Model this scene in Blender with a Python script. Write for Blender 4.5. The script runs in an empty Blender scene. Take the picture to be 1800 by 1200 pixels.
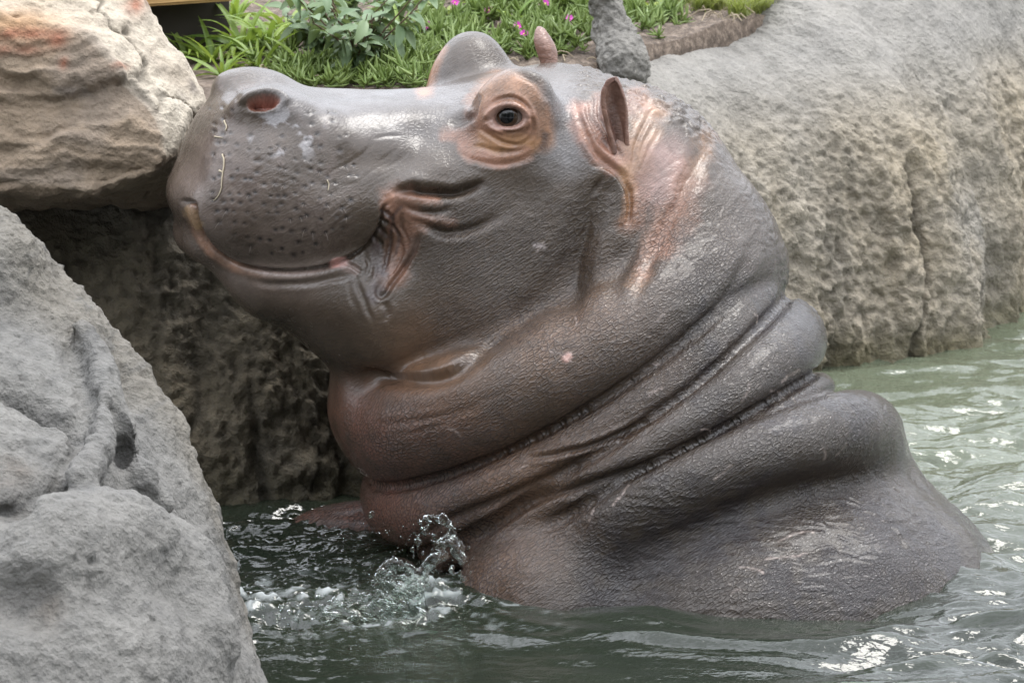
import bpy, bmesh, math, random
import numpy as np
from mathutils import Vector, Matrix

random.seed(7)
np.random.seed(7)
S = bpy.context.scene
COL = S.collection

# ------------------------------------------------------------------ camera, sky, sun, exposure
PITCH = math.radians(12.0)          # the camera looks 12 degrees down
DIST = 8.0                          # metres from the lens to the hippo's middle
LOOK_Z = 0.367                      # height of the point looked at above the water
CP, SP = math.cos(PITCH), math.sin(PITCH)
FWD = np.array([0.0, CP, -SP]); UPV = np.array([0.0, SP, CP]); RGT = np.array([1.0, 0.0, 0.0])
LOOK = np.array([0.0, 0.0, LOOK_Z])
cam_data = bpy.data.cameras.new('camera')
cam = bpy.data.objects.new('camera', cam_data); COL.objects.link(cam)
cam.location = Vector(LOOK - FWD * DIST)
cam.rotation_euler = (math.pi / 2 - PITCH, 0, 0)
cam_data.sensor_width = 36.0
cam_data.lens = 36.0 * DIST / 1.8
cam_data.clip_start = 0.1
cam_data.clip_end = 500.0
cam_data.dof.use_dof = True
cam_data.dof.focus_distance = DIST - 0.22
cam_data.dof.aperture_fstop = 13.0
S.camera = cam

SUN_EL, SUN_AZ = math.radians(66), math.radians(62)
world = bpy.data.worlds.new('World'); S.world = world
world.use_nodes = True
wn, wl = world.node_tree.nodes, world.node_tree.links
wn.clear()
w_out = wn.new('ShaderNodeOutputWorld'); w_bg = wn.new('ShaderNodeBackground')
w_sky = wn.new('ShaderNodeTexSky'); w_sky.sky_type = 'NISHITA'; w_sky.sun_disc = False
w_sky.sun_elevation = SUN_EL; w_sky.sun_rotation = SUN_AZ
w_sky.air_density = 1.0; w_sky.dust_density = 2.0; w_sky.ozone_density = 1.0
w_hs = wn.new('ShaderNodeHueSaturation'); w_hs.inputs['Saturation'].default_value = 0.5
wl.new(w_sky.outputs[0], w_hs.inputs['Color'])
# closed cloud cover over most of the blue: brighter overhead than at the horizon, a little uneven
w_tc = wn.new('ShaderNodeTexCoord'); w_nz = wn.new('ShaderNodeTexNoise')
w_nz.inputs['Scale'].default_value = 2.2; w_nz.inputs['Detail'].default_value = 5.0
wl.new(w_tc.outputs['Generated'], w_nz.inputs['Vector'])
w_sep = wn.new('ShaderNodeSeparateXYZ'); wl.new(w_tc.outputs['Generated'], w_sep.inputs[0])
w_alt = wn.new('ShaderNodeMapRange'); wl.new(w_sep.outputs[2], w_alt.inputs[0])
w_alt.inputs[1].default_value = -0.05; w_alt.inputs[2].default_value = 1.0; w_alt.inputs[3].default_value = 6.5; w_alt.inputs[4].default_value = 24.0
w_rmp = wn.new('ShaderNodeMapRange'); w_rmp.inputs[1].default_value = 0.3; w_rmp.inputs[2].default_value = 0.7
w_rmp.inputs[3].default_value = 0.45; w_rmp.inputs[4].default_value = 1.55
wl.new(w_nz.outputs[0], w_rmp.inputs[0])
w_m = wn.new('ShaderNodeMath'); w_m.operation = 'MULTIPLY'
wl.new(w_alt.outputs[0], w_m.inputs[0]); wl.new(w_rmp.outputs[0], w_m.inputs[1])
w_cl = wn.new('ShaderNodeMix'); w_cl.data_type = 'RGBA'; w_cl.blend_type = 'MULTIPLY'; w_cl.inputs[0].default_value = 1.0
w_cl.inputs[6].default_value = (0.955, 0.99, 1.06, 1.0); wl.new(w_m.outputs[0], w_cl.inputs[7])
w_mul = wn.new('ShaderNodeMix'); w_mul.data_type = 'RGBA'; w_mul.inputs[0].default_value = 0.85
wl.new(w_hs.outputs[0], w_mul.inputs[6]); wl.new(w_cl.outputs[2], w_mul.inputs[7])
wl.new(w_mul.outputs[2], w_bg.inputs['Color'])
w_bg.inputs['Strength'].default_value = 0.12
wl.new(w_bg.outputs[0], w_out.inputs['Surface'])

sun_d = bpy.data.lights.new('sun', 'SUN'); sun = bpy.data.objects.new('sun', sun_d); COL.objects.link(sun)
sun_d.energy = 1.5; sun_d.angle = math.radians(22); sun_d.color = (1.0, 0.96, 0.90)
# the sun stands at SUN_EL, azimuth measured clockwise from +Y as the sky texture does
sd = Vector((math.sin(SUN_AZ) * math.cos(SUN_EL), math.cos(SUN_AZ) * math.cos(SUN_EL), math.sin(SUN_EL)))
sun.rotation_euler = sd.to_track_quat('Z', 'Y').to_euler()
sun.location = sd * 20

S.view_settings.view_transform = 'Standard'
try: S.view_settings.look = 'None'
except Exception: pass
S.view_settings.gamma = 1.0
S.view_settings.use_curve_mapping = False
S.view_settings.exposure = 0.78
S.render.engine = 'CYCLES'
S.cycles.max_bounces = 8
S.cycles.transparent_max_bounces = 12
S.cycles.use_denoising = True
# ------------------------------------------------------------------ places
def pt(px, py, w=0.0):
    """photo position (0..1800, 0..1200) at depth w metres behind the hippo's middle -> (right, up, depth) metres"""
    k = (DIST + w) / DIST
    return np.array([(px - 900) / 1000.0 * k, (600 - py) / 1000.0 * k, w])
def to_world(P):
    P = np.asarray(P, dtype=np.float64)
    return LOOK + P[..., 0:1] * RGT + P[..., 1:2] * UPV + P[..., 2:3] * FWD
def wp(px, py, w=0.0):
    return to_world(pt(px, py, w))
def on_height(px, py, z):
    """the world point on the line of sight of (px,py) at height z"""
    d = wp(px, py, 0.0) - np.array(cam.location)
    t = (z - cam.location.z) / d[2]
    return np.array(cam.location) + d * t
def to_px(P):
    """camera aligned points -> photo positions"""
    k = (DIST + P[:, 2]) / DIST
    return np.stack([900 + P[:, 0] * 1000 / k, 600 - P[:, 1] * 1000 / k], 1)
def world_to_local(Pw):
    d = Pw - LOOK
    return np.stack([d @ RGT, d @ UPV, d @ FWD], 1)

# ------------------------------------------------------------------ noise
def _hash(ix, iy, iz, seed):
    h = (ix.astype(np.uint32) * np.uint32(374761393) + iy.astype(np.uint32) * np.uint32(668265263)
         + iz.astype(np.uint32) * np.uint32(2147483647) + np.uint32((seed * 144665) & 0xffffffff))
    h = (h ^ (h >> np.uint32(13))) * np.uint32(1274126177)
    h = (h ^ (h >> np.uint32(16))) * np.uint32(2246822519)
    return h ^ (h >> np.uint32(15))
def vnoise(P, seed=0):
    """smooth noise in -1..1"""
    P = np.asarray(P, dtype=np.float32)
    I = np.floor(P).astype(np.int64); Fr = P - I
    u = Fr * Fr * Fr * (Fr * (Fr * 6 - 15) + 10)
    out = np.zeros(len(P), np.float32)
    for dx in (0, 1):
        wx = u[:, 0] if dx else 1 - u[:, 0]
        for dy in (0, 1):
            wy = u[:, 1] if dy else 1 - u[:, 1]
            for dz in (0, 1):
                wz = u[:, 2] if dz else 1 - u[:, 2]
                h = _hash(I[:, 0] + dx, I[:, 1] + dy, I[:, 2] + dz, seed)
                gx = (h & np.uint32(1023)).astype(np.float32) / 511.5 - 1
                gy = ((h >> np.uint32(10)) & np.uint32(1023)).astype(np.float32) / 511.5 - 1
                gz = ((h >> np.uint32(20)) & np.uint32(1023)).astype(np.float32) / 511.5 - 1
                out += wx * wy * wz * (gx * (Fr[:, 0] - dx) + gy * (Fr[:, 1] - dy) + gz * (Fr[:, 2] - dz))
    return out * 1.3
def fbm(P, octaves=4, lac=2.03, gain=0.5, seed=0):
    a, s, out = 1.0, 1.0, 0
    for o in range(octaves):
        out = out + a * vnoise(P * s + 17.3 * o, seed + o)
        a *= gain; s *= lac
    return out
def ridged(P, octaves=4, lac=2.03, gain=0.5, seed=0):
    a, s, out = 1.0, 1.0, 0
    for o in range(octaves):
        out = out + a * (1 - 2 * np.abs(vnoise(P * s + 11.1 * o, seed + o)))
        a *= gain; s *= lac
    return out
def worley(P, seed=0):
    """distance to the nearest of jittered cell points"""
    P = np.asarray(P, dtype=np.float32)
    I = np.floor(P).astype(np.int64)
    best = np.full(len(P), 9.0, np.float32)
    for dx in (-1, 0, 1):
        for dy in (-1, 0, 1):
            for dz in (-1, 0, 1):
                J = I + np.array([dx, dy, dz])
                h = _hash(J[:, 0], J[:, 1], J[:, 2], seed)
                q = np.stack([(h & np.uint32(1023)), (h >> np.uint32(10)) & np.uint32(1023), (h >> np.uint32(20)) & np.uint32(1023)], 1).astype(np.float32) / 1023.0
                d = J + q - P
                best = np.minimum(best, (d * d).sum(1))
    return np.sqrt(best)
def smooth_path(path, n=4):
    p = np.asarray(path, float)
    if len(p) < 3: return p
    t = np.arange(len(p)); out = []
    for i in range(len(p) - 1):
        p0 = p[max(i - 1, 0)]; p1 = p[i]; p2 = p[i + 1]; p3 = p[min(i + 2, len(p) - 1)]
        for k in range(n):
            u = k / n
            out.append(0.5 * ((2 * p1) + (-p0 + p2) * u + (2 * p0 - 5 * p1 + 4 * p2 - p3) * u * u + (-p0 + 3 * p1 - 3 * p2 + p3) * u ** 3))
    out.append(p[-1]); return np.array(out)
def sstep(a, b, x):
    t = np.clip((x - a) / (b - a), 0, 1)
    return t * t * (3 - 2 * t)

# ------------------------------------------------------------------ implicit solids -> mesh
def smin(a, b, k):
    h = np.maximum(k - np.abs(a - b), 0) / k
    return np.minimum(a, b) - h * h * k * 0.25
class Field:
    def __init__(s, lo, hi, h):
        s.lo = np.array(lo, np.float32); s.h = h
        s.n = [int(math.ceil((hi[i] - lo[i]) / h)) + 1 for i in range(3)]
        s.F = np.full(s.n, 9.0, np.float32)
    def block(s, lo, hi):
        sl, ax = [], []
        for i in range(3):
            a = max(0, int((lo[i] - s.lo[i]) / s.h)); b = min(s.n[i], int((hi[i] - s.lo[i]) / s.h) + 2)
            b = max(a, b)
            sl.append(slice(a, b)); ax.append((s.lo[i] + np.arange(a, b) * s.h).astype(np.float32))
        return tuple(sl), ax[0][:, None, None], ax[1][None, :, None], ax[2][None, None, :]
    def op(s, fn, lo, hi, k, mode='add'):
        pad = k * 1.05 + 2 * s.h
        sl, X, Y, Z = s.block([l - pad for l in lo], [q + pad for q in hi])
        if 0 in s.F[sl].shape: return
        d = fn(X, Y, Z).astype(np.float32)
        if mode == 'add': s.F[sl] = smin(s.F[sl], d, k)
        else: s.F[sl] = -smin(-s.F[sl], d, k)
    def ellipsoid(s, c, r, R=None, k=0.04, mode='add'):
        c = np.array(c, float); R = np.eye(3) if R is None else np.array(R); r = np.array(r, float)
        ext = np.sqrt(((R * r[:, None]) ** 2).sum(0))
        def fn(X, Y, Z):
            dx, dy, dz = X - c[0], Y - c[1], Z - c[2]
            a = 0; b = 0
            for i in range(3):
                q = R[i, 0] * dx + R[i, 1] * dy + R[i, 2] * dz
                a = a + (q / r[i]) ** 2; b = b + (q / r[i] ** 2) ** 2
            a = np.sqrt(a); b = np.sqrt(b) + 1e-6
            return a * (a - 1) / b
        s.op(fn, c - ext, c + ext, k, mode)
    def cone(s, a, b, ra, rb, k=0.04, mode='add', sq=None):
        """tapered capsule from a to b; sq=(axis, factor) flattens distances along an axis"""
        a = np.array(a, float); b = np.array(b, float); ab = b - a; L2 = ab @ ab; rm = max(ra, rb)
        ax, fac = (np.array(sq[0]), sq[1]) if sq is not None else (None, 1.0)
        rm2 = rm / min(fac, 1.0)
        def fn(X, Y, Z):
            dx, dy, dz = X - a[0], Y - a[1], Z - a[2]
            t = np.clip((dx * ab[0] + dy * ab[1] + dz * ab[2]) / L2, 0, 1)
            dx = dx - t * ab[0]; dy = dy - t * ab[1]; dz = dz - t * ab[2]
            d2 = dx * dx + dy * dy + dz * dz
            if ax is not None:
                q = dx * ax[0] + dy * ax[1] + dz * ax[2]
                d2 = d2 - q * q * (1 - fac * fac)
            return np.sqrt(np.maximum(d2, 0)) - (ra + (rb - ra) * t)
        s.op(fn, np.minimum(a, b) - rm2, np.maximum(a, b) + rm2, k, mode)
    def chain(s, pts, rads, k=0.04, mode='add'):
        for i in range(len(pts) - 1): s.cone(pts[i], pts[i + 1], rads[i], rads[i + 1], k, mode)
    def mesh(s):
        return surface_nets(s.F, s.lo, s.h)
def surface_nets(F, lo, h):
    n = F.shape
    neg = F < 0
    cnt = np.zeros((n[0] - 1, n[1] - 1, n[2] - 1), np.uint8)
    for dx in (0, 1):
        for dy in (0, 1):
            for dz in (0, 1):
                cnt += neg[dx:n[0] - 1 + dx, dy:n[1] - 1 + dy, dz:n[2] - 1 + dz]
    C = np.argwhere((cnt > 0) & (cnt < 8))
    vid = np.full(cnt.shape, -1, np.int32); vid[C[:, 0], C[:, 1], C[:, 2]] = np.arange(len(C))
    corner = {}
    for dx in (0, 1):
        for dy in (0, 1):
            for dz in (0, 1):
                corner[(dx, dy, dz)] = F[C[:, 0] + dx, C[:, 1] + dy, C[:, 2] + dz].astype(np.float64)
    acc = np.zeros((len(C), 3)); num = np.zeros(len(C))
    for ax in range(3):
        for u in (0, 1):
            for v in (0, 1):
                a = [0, 0, 0]; a[(ax + 1) % 3] = u; a[(ax + 2) % 3] = v
                b = list(a); b[ax] = 1
                fa, fb = corner[tuple(a)], corner[tuple(b)]
                m = (fa < 0) != (fb < 0)
                t = np.where(m, fa / np.where(m, fa - fb, 1), 0)
                p = np.tile(np.array(a, float), (len(C), 1)); p[:, ax] = t
                acc[m] += p[m]; num[m] += 1
    V = (C + acc / num[:, None]) * h + lo
    faces = []
    for ax in range(3):
        i1, i2 = (ax + 1) % 3, (ax + 2) % 3
        sa = [slice(None)] * 3; sb = [slice(None)] * 3
        sa[ax] = slice(0, n[ax] - 1); sb[ax] = slice(1, n[ax])
        e = neg[tuple(sa)] != neg[tuple(sb)]
        E = np.argwhere(e)
        ok = (E[:, i1] > 0) & (E[:, i2] > 0) & (E[:, i1] < n[i1] - 1) & (E[:, i2] < n[i2] - 1)
        E = E[ok]
        def at(d1, d2):
            q = E.copy(); q[:, i1] -= d1; q[:, i2] -= d2
            return vid[q[:, 0], q[:, 1], q[:, 2]]
        quad = np.stack([at(1, 1), at(0, 1), at(0, 0), at(1, 0)], 1)
        flip = ~neg[E[:, 0], E[:, 1], E[:, 2]]
        quad[flip] = quad[flip][:, ::-1]
        faces.append(quad)
    return V, np.concatenate(faces)

def make_mesh(name, V, Fq, smooth=True):
    me = bpy.data.meshes.new(name)
    V = np.asarray(V, np.float32); Fq = np.asarray(Fq, np.int32)
    n, m = Fq.shape
    me.vertices.add(len(V)); me.vertices.foreach_set('co', V.ravel())
    me.loops.add(n * m); me.loops.foreach_set('vertex_index', Fq.ravel())
    me.polygons.add(n); me.polygons.foreach_set('loop_start', np.arange(0, n * m, m, dtype=np.int32))
    me.update(calc_edges=True)
    me.polygons.foreach_set('use_smooth', np.full(n, smooth, bool))
    me.validate()
    return me
def get_co(me):
    a = np.empty(len(me.vertices) * 3, np.float32); me.vertices.foreach_get('co', a); return a.reshape(-1, 3).astype(np.float64)
def get_no(me):
    a = np.empty(len(me.vertices) * 3, np.float32); me.vertices.foreach_get('normal', a); return a.reshape(-1, 3).astype(np.float64)
def set_co(me, V):
    me.vertices.foreach_set('co', np.asarray(V, np.float32).ravel()); me.update()
def subdivided(me, levels=1):
    o = bpy.data.objects.new('tmp', me); COL.objects.link(o)
    md = o.modifiers.new('s', 'SUBSURF'); md.levels = levels; md.render_levels = levels
    dg = bpy.context.evaluated_depsgraph_get(); dg.update()
    m2 = bpy.data.meshes.new_from_object(o.evaluated_get(dg))
    bpy.data.objects.remove(o); bpy.data.meshes.remove(me)
    return m2
def set_attr(me, name, data, kind='FLOAT_COLOR'):
    a = me.attributes.new(name, kind, 'POINT')
    data = np.asarray(data, np.float32)
    if kind == 'FLOAT_COLOR':
        if data.shape[1] == 3: data = np.concatenate([data, np.ones((len(data), 1), np.float32)], 1)
        a.data.foreach_set('color', data.ravel())
    elif kind == 'FLOAT_VECTOR': a.data.foreach_set('vector', data.ravel())
    else: a.data.foreach_set('value', data.ravel())

def tag(o, label=None, cat=None, group=None, kind=None):
    if label: o['label'] = label
    if cat: o['category'] = cat
    if group: o['group'] = group
    if kind: o['kind'] = kind
    return o
def link(name, me, mat=None, parent=None, loc=None):
    o = bpy.data.objects.new(name, me); COL.objects.link(o)
    if mat is not None and len(me.materials) == 0: me.materials.append(mat)
    if parent is not None: o.parent = parent
    if loc is not None: o.location = Vector(loc)
    return o
def empty(name, loc, rz=0.0):
    o = bpy.data.objects.new(name, None); COL.objects.link(o)
    o.location = Vector(loc); o.rotation_euler = (0, 0, rz); o.empty_display_size = 0.05
    return o
def mesh_at(name, V, Fq, mat, base, parent=None, smooth=True):
    """mesh of world points whose object origin stands at base"""
    base = np.asarray(base, float)
    me = make_mesh(name, np.asarray(V) - base, Fq, smooth)
    return link(name, me, mat, parent, base)
def grid_faces(nu, nv, close_u=False):
    i = np.arange(nu if close_u else nu - 1); j = np.arange(nv - 1)
    I, J = np.meshgrid(i, j, indexing='ij'); I2 = (I + 1) % nu
    return np.stack([(I * nv + J).ravel(), (I2 * nv + J).ravel(), (I2 * nv + J + 1).ravel(), (I * nv + J + 1).ravel()], 1)
def tube(path, rad, n=8):
    """swept tube, closed at both ends by shrinking"""
    P = np.asarray(path, float); m = len(P); R = np.broadcast_to(np.asarray(rad, float), (m,))
    T = np.gradient(P, axis=0); T /= np.linalg.norm(T, axis=1)[:, None] + 1e-9
    ref = np.array([0.3, 0.2, 0.93]); A = np.cross(T, ref); A /= np.linalg.norm(A, axis=1)[:, None] + 1e-9
    B = np.cross(T, A); th = np.linspace(0, 2 * math.pi, n, endpoint=False)
    V = P[:, None, :] + R[:, None, None] * (A[:, None, :] * np.cos(th)[None, :, None] + B[:, None, :] * np.sin(th)[None, :, None])
    V = V.reshape(-1, 3)
    i = np.arange(m - 1)[:, None]; j = np.arange(n)[None, :]; j2 = (j + 1) % n
    Fq = np.stack([(i * n + j).ravel(), (i * n + j2).ravel(), ((i + 1) * n + j2).ravel(), ((i + 1) * n + j).ravel()], 1)
    V = np.concatenate([V, P[:1], P[-1:]]); a, b = len(V) - 2, len(V) - 1
    jj = np.arange(n); jn = (jj + 1) % n
    cap = np.concatenate([np.stack([np.full(n, a), jn, jj, np.full(n, a)], 1), np.stack([np.full(n, b), (m - 1) * n + jj, (m - 1) * n + jn, np.full(n, b)], 1)])
    return V, Fq, cap
def bm_tube(bm, path, rad, n=8):
    V, Fq, cap = tube(path, rad, n)
    vs = [bm.verts.new(Vector(v)) for v in V]
    for f in Fq: bm.faces.new([vs[i] for i in f])
    for f in cap: bm.faces.new([vs[i] for i in f[:3]])
def bm_mesh(name, bm, smooth=True):
    me = bpy.data.meshes.new(name); bm.normal_update(); bm.to_mesh(me); bm.free()
    if smooth: me.polygons.foreach_set('use_smooth', np.ones(len(me.polygons), bool))
    return me

# ------------------------------------------------------------------ node helpers
class NT:
    def __init__(s, name):
        s.mat = bpy.data.materials.new(name); s.mat.use_nodes = True
        s.t = s.mat.node_tree; s.t.nodes.clear()
        s.out = s.t.nodes.new('ShaderNodeOutputMaterial')
    def n(s, typ, ins=None, **props):
        nd = s.t.nodes.new('ShaderNode' + typ)
        for k, v in props.items(): setattr(nd, k, v)
        for k, v in (ins or {}).items(): s.set(nd, k, v)
        return nd
    def set(s, nd, k, v):
        inp = nd.inputs[k]
        if hasattr(v, 'outputs'): s.t.links.new(v.outputs[0], inp)
        elif hasattr(v, 'is_output'): s.t.links.new(v, inp)
        else:
            if isinstance(v, tuple) and len(v) == 3 and inp.type == 'RGBA': v = (*v, 1.0)
            inp.default_value = v
    def noise(s, vec, scale, detail=4, rough=0.55, dist=0.0):
        return s.n('TexNoise', {'Vector': vec, 'Scale': scale, 'Detail': detail, 'Roughness': rough, 'Distortion': dist})
    def ramp(s, fac, stops, interp='LINEAR'):
        r = s.n('ValToRGB', {'Fac': fac}); cr = r.color_ramp; cr.interpolation = interp
        while len(cr.elements) < len(stops): cr.elements.new(0.5)
        for e, (p, c) in zip(cr.elements, stops):
            e.position = p; e.color = (*c, 1.0) if len(c) == 3 else c
        return r
    def rng(s, v, a, b, c, d):
        return s.n('MapRange', {0: v, 1: a, 2: b, 3: c, 4: d})
    def mix(s, fac, a, b, blend='MIX'):
        m = s.n('Mix', None, data_type='RGBA', blend_type=blend)
        s.set(m, 0, fac); s.set(m, 6, a); s.set(m, 7, b)
        return m.outputs[2]
    def math(s, op, a, b=0.0):
        m = s.n('Math', None, operation=op); s.set(m, 0, a); s.set(m, 1, b); return m
    def attr(s, name):
        return s.n('Attribute', None, attribute_name=name)
    def bump(s, h, dist, strength=1.0, normal=None):
        b = s.n('Bump', {'Height': h, 'Distance': dist, 'Strength': strength})
        if normal is not None: s.set(b, 'Normal', normal)
        return b
    def bsdf(s, **ins):
        b = s.n('BsdfPrincipled')
        for k, v in ins.items(): s.set(b, k.replace('_', ' '), v)
        s.t.links.new(b.outputs[0], s.out.inputs['Surface'])
        return b
def flat_mat(name, col, rough=0.6, **kw):
    t = NT(name); t.bsdf(Base_Color=col, Roughness=rough, **kw); return t.mat
# ------------------------------------------------------------------ materials of the setting
def rock_mat(name, base, dark, light, scale=1.0, bump=0.004, tint=None, rough=0.9, attr=None, layered=False):
    t = NT(name)
    g = t.n('NewGeometry'); pos = g.outputs['Position']
    n1 = t.noise(pos, 5.0 * scale, 6, 0.6); n2 = t.noise(pos, 26.0 * scale, 6, 0.65); n3 = t.noise(pos, 160.0 * scale, 4, 0.6)
    c = t.ramp(n1, [(0.30, dark), (0.5, base), (0.72, light)])
    c2 = t.ramp(n2, [(0.32, tuple(x * 0.55 for x in base)), (0.5, base), (0.7, tuple(min(1, x * 1.35) for x in base))])
    col = t.mix(0.55, c, c2)
    if tint is not None:
        tn = t.noise(pos, 3.2 * scale, 5, 0.6)
        col = t.mix(t.rng(tn, 0.5, 0.68, 0.0, 0.75), col, tint)
    if attr is not None:
        a = t.attr('stone')
        col = t.mix(1.0, col, a.outputs['Color'], 'MULTIPLY')
    col = t.mix(t.rng(n3, 0.35, 0.65, 0.22, 0.0), col, tuple(x * 0.4 for x in base))
    v = t.n('TexVoronoi', {'Vector': pos, 'Scale': 110.0 * scale})
    h = t.math('ADD', t.math('MULTIPLY', n2, 1.2), t.math('MULTIPLY', n3, 0.55))
    h = t.math('ADD', h, t.math('MULTIPLY', v, 0.25))
    t.bsdf(Base_Color=col, Roughness=rough, Normal=t.bump(h, bump, 1.0))
    return t.mat
WALL_M = rock_mat('wall_stone', (0.235, 0.222, 0.20), (0.165, 0.158, 0.146), (0.285, 0.268, 0.235), 1.0, 0.011, attr=True)
FRONT_M = rock_mat('pale_grey_stone', (0.145, 0.140, 0.130), (0.100, 0.097, 0.093), (0.178, 0.171, 0.158), 1.3, 0.009, attr=True)
BOULDER_M = rock_mat('sandstone', (0.27, 0.225, 0.175), (0.19, 0.155, 0.12), (0.33, 0.285, 0.23), 1.0, 0.007, attr=True)

# ------------------------------------------------------------------ pool bed and far ground: one sheet to the horizon
V_, F_ = np.array([[-60, -60, -1.3], [60, -60, -1.3], [60, 60, -1.3], [-60, 60, -1.3]]), np.array([[0, 1, 2, 3]])
tag(mesh_at('pool_floor', V_, F_, flat_mat('pool_silt', (0.05, 0.065, 0.035), 0.9), (0, 0, -1.3)), kind='structure')

# ------------------------------------------------------------------ the rock wall along the pool
FOOT = np.array([(-9, -0.6), (-2.4, 0.10), (-1.2, 0.26), (-0.55, 0.31), (-0.27, 0.37), (0.05, 0.66), (0.38, 1.13), (0.66, 1.47), (0.86, 1.55), (0.97, 1.66), (1.02, 1.86), (1.16, 2.12), (1.42, 2.6), (2.2, 3.6), (7, 9)])
fp = smooth_path(FOOT, 14)
seg = np.concatenate([[0], np.cumsum(np.linalg.norm(np.diff(fp, axis=0), axis=1))])
def along(x0, x1, n):
    """n points of the foot line between the places where it passes x0 and x1"""
    s0, s1 = np.interp([x0, x1], fp[:, 0], seg)
    s = np.linspace(s0, s1, n)
    return np.stack([np.interp(s, seg, fp[:, 0]), np.interp(s, seg, fp[:, 1])], 1), s
parts_ = [along(-9, -1.25, 60), along(-1.25, 1.75, 900), along(1.75, 7, 60)]
foot = np.concatenate([parts_[0][0][:-1], parts_[1][0], parts_[2][0][1:]])
fs = np.concatenate([parts_[0][1][:-1], parts_[1][1], parts_[2][1][1:]])
tg = np.gradient(foot, axis=0); tg /= np.linalg.norm(tg, axis=1)[:, None]
su = np.linspace(fs[0], fs[-1], 4000); ker = np.hanning(int(1.3 / (su[1] - su[0]))); ker /= ker.sum()
for c_ in (0, 1):
    v_ = np.interp(su, fs, tg[:, c_]); v_ = np.convolve(np.pad(v_, len(ker) // 2, 'edge'), ker, 'same')[len(ker) // 2:len(ker) // 2 + len(su)]
    tg[:, c_] = np.interp(fs, su, v_)
tg /= np.linalg.norm(tg, axis=1)[:, None]
back = np.stack([-tg[:, 1], tg[:, 0]], 1)                       # into the bank
nv = 300
a_ = np.concatenate([np.linspace(-0.55, 0, 40, endpoint=False), np.linspace(0, math.pi / 2, 200, endpoint=False), math.pi / 2 + np.linspace(0, 0.6, nv - 240)])
xs = foot[:, 0][:, None]
Rset = 0.30 + 0.05 * sstep(-0.1, 0.5, xs) + 0.25 * sstep(0.5, 1.3, xs); Ht = 0.645 + 0.40 * sstep(0.8, 1.5, xs)
A_ = a_[None, :]
up_ = np.where(A_ < 0, A_ * 0.6, Ht * np.sin(np.clip(A_, 0, math.pi / 2)) ** 0.86)
st_ = np.where(A_ < 0, 0.06 * A_, Rset * (1 - np.cos(np.clip(A_, 0, math.pi / 2))) ** 1.25 + 0.05 * np.clip(A_, 0, 1))
over = np.clip(A_ - math.pi / 2, 0, 9)
st_ = st_ + over * 0.5; up_ = up_ - 1.2 * over ** 1.5
WV = np.stack([foot[:, 0][:, None] + back[:, 0][:, None] * st_, foot[:, 1][:, None] + back[:, 1][:, None] * st_, up_ + 0 * xs], 2)
du = np.gradient(WV, axis=0); dv = np.gradient(WV, axis=1); nn = np.cross(du, dv); nn /= np.linalg.norm(nn, axis=2)[:, :, None] + 1e-9
if nn[400, 60, 1] > 0: nn = -nn
Wf = WV.reshape(-1, 3); nf = nn.reshape(-1, 3); sf = np.repeat(fs, nv); zf = Wf[:, 2]
Q = np.stack([sf, zf, 0 * sf], 1)
steep = sstep(0.62, 0.42, zf)                                   # the lower face is knobbly, the crown smooth
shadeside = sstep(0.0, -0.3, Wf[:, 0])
flute = fbm(np.stack([sf * 9, zf * 0.9, 0 * sf], 1), 4, seed=41)
big = fbm(Wf * 3.2, 3, seed=42)
knob = ridged(np.stack([sf * 24, zf * 17, 0 * sf + 3], 1) + 0.5 * fbm(Wf * 12, 2, seed=40)[:, None], 4, gain=0.55, seed=43)
bead = worley(Wf * 56 + 0.5 * fbm(Wf * 20, 2, seed=44)[:, None], 45)
fine = fbm(Wf * 60, 3, gain=0.6, seed=46)
crest_ = sstep(0.5, 0.62, zf) * sstep(0.9, 0.6, Wf[:, 0]); md = np.clip(0.75 + 0.9 * fbm(Wf * 2.6, 3, seed=53), 0.25, 1.7); knob = knob * md; bead = 0.5 + (bead - 0.5) * np.clip(0.8 + 1.1 * fbm(Wf * 4.0, 2, seed=54), 0.2, 1.8); lump = ridged(np.stack([sf * 7, zf * 6, 0 * sf + 9], 1) + 0.4 * fbm(Wf * 6, 2, seed=55)[:, None], 3, seed=56)
dd = 0.035 * big * (1 - 0.6 * crest_) + 0.008 * steep * lump + (0.008 + 0.026 * steep) * flute + (0.003 + 0.008 * steep) * knob + (0.002 + 0.008 * steep) * (0.5 - bead) + (0.0025 + 0.0045 * steep) * fine
crack = np.exp(-(vnoise(np.stack([sf * 4.5 + 0.15 * fbm(Wf * 9, 3, seed=47), zf * 0.7, 0 * sf], 1), 48) / 0.035) ** 2) * steep * sstep(0.0, 0.3, vnoise(Wf * 2.5, 49) + 0.15)
dd -= 0.022 * crack
dd += 0.02 * sstep(0.05, -0.15, zf)
Wf = Wf + nf * dd[:, None]
tan = np.array([1.20, 1.06, 0.82]); gry = np.array([0.86, 0.865, 0.87])
mixv = np.clip(steep * (0.65 + 0.6 * fbm(np.stack([sf * 3, zf * 2.4, 0 * sf], 1), 4, seed=50)), 0, 1)[:, None]
sc = gry * (1 - mixv) + tan * mixv
sc *= (1 - 0.22 * sstep(0.1, 0.6, fbm(np.stack([sf * 8, zf * 2, 0 * sf], 1), 4, seed=51)))[:, None]
sc *= (1 - 0.45 * crack)[:, None]
sc *= (1 - 0.22 * sstep(0.45, 0.75, bead) * steep)[:, None]
wl_ = sstep(0.10, 0.01, zf + 0.03 * fbm(Wf * 14, 3, seed=52))
sc = sc * (1 - 0.62 * wl_[:, None] * np.array([0.8, 0.8, 1.0]))
overhang_shade = np.clip(shadeside * sstep(0.66, 0.5, zf), 0, 1)[:, None]
sc = sc * (1 - overhang_shade * (1 - np.array([0.46, 0.44, 0.40])))  # shade of the overhung left end put into the stone colour
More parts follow.
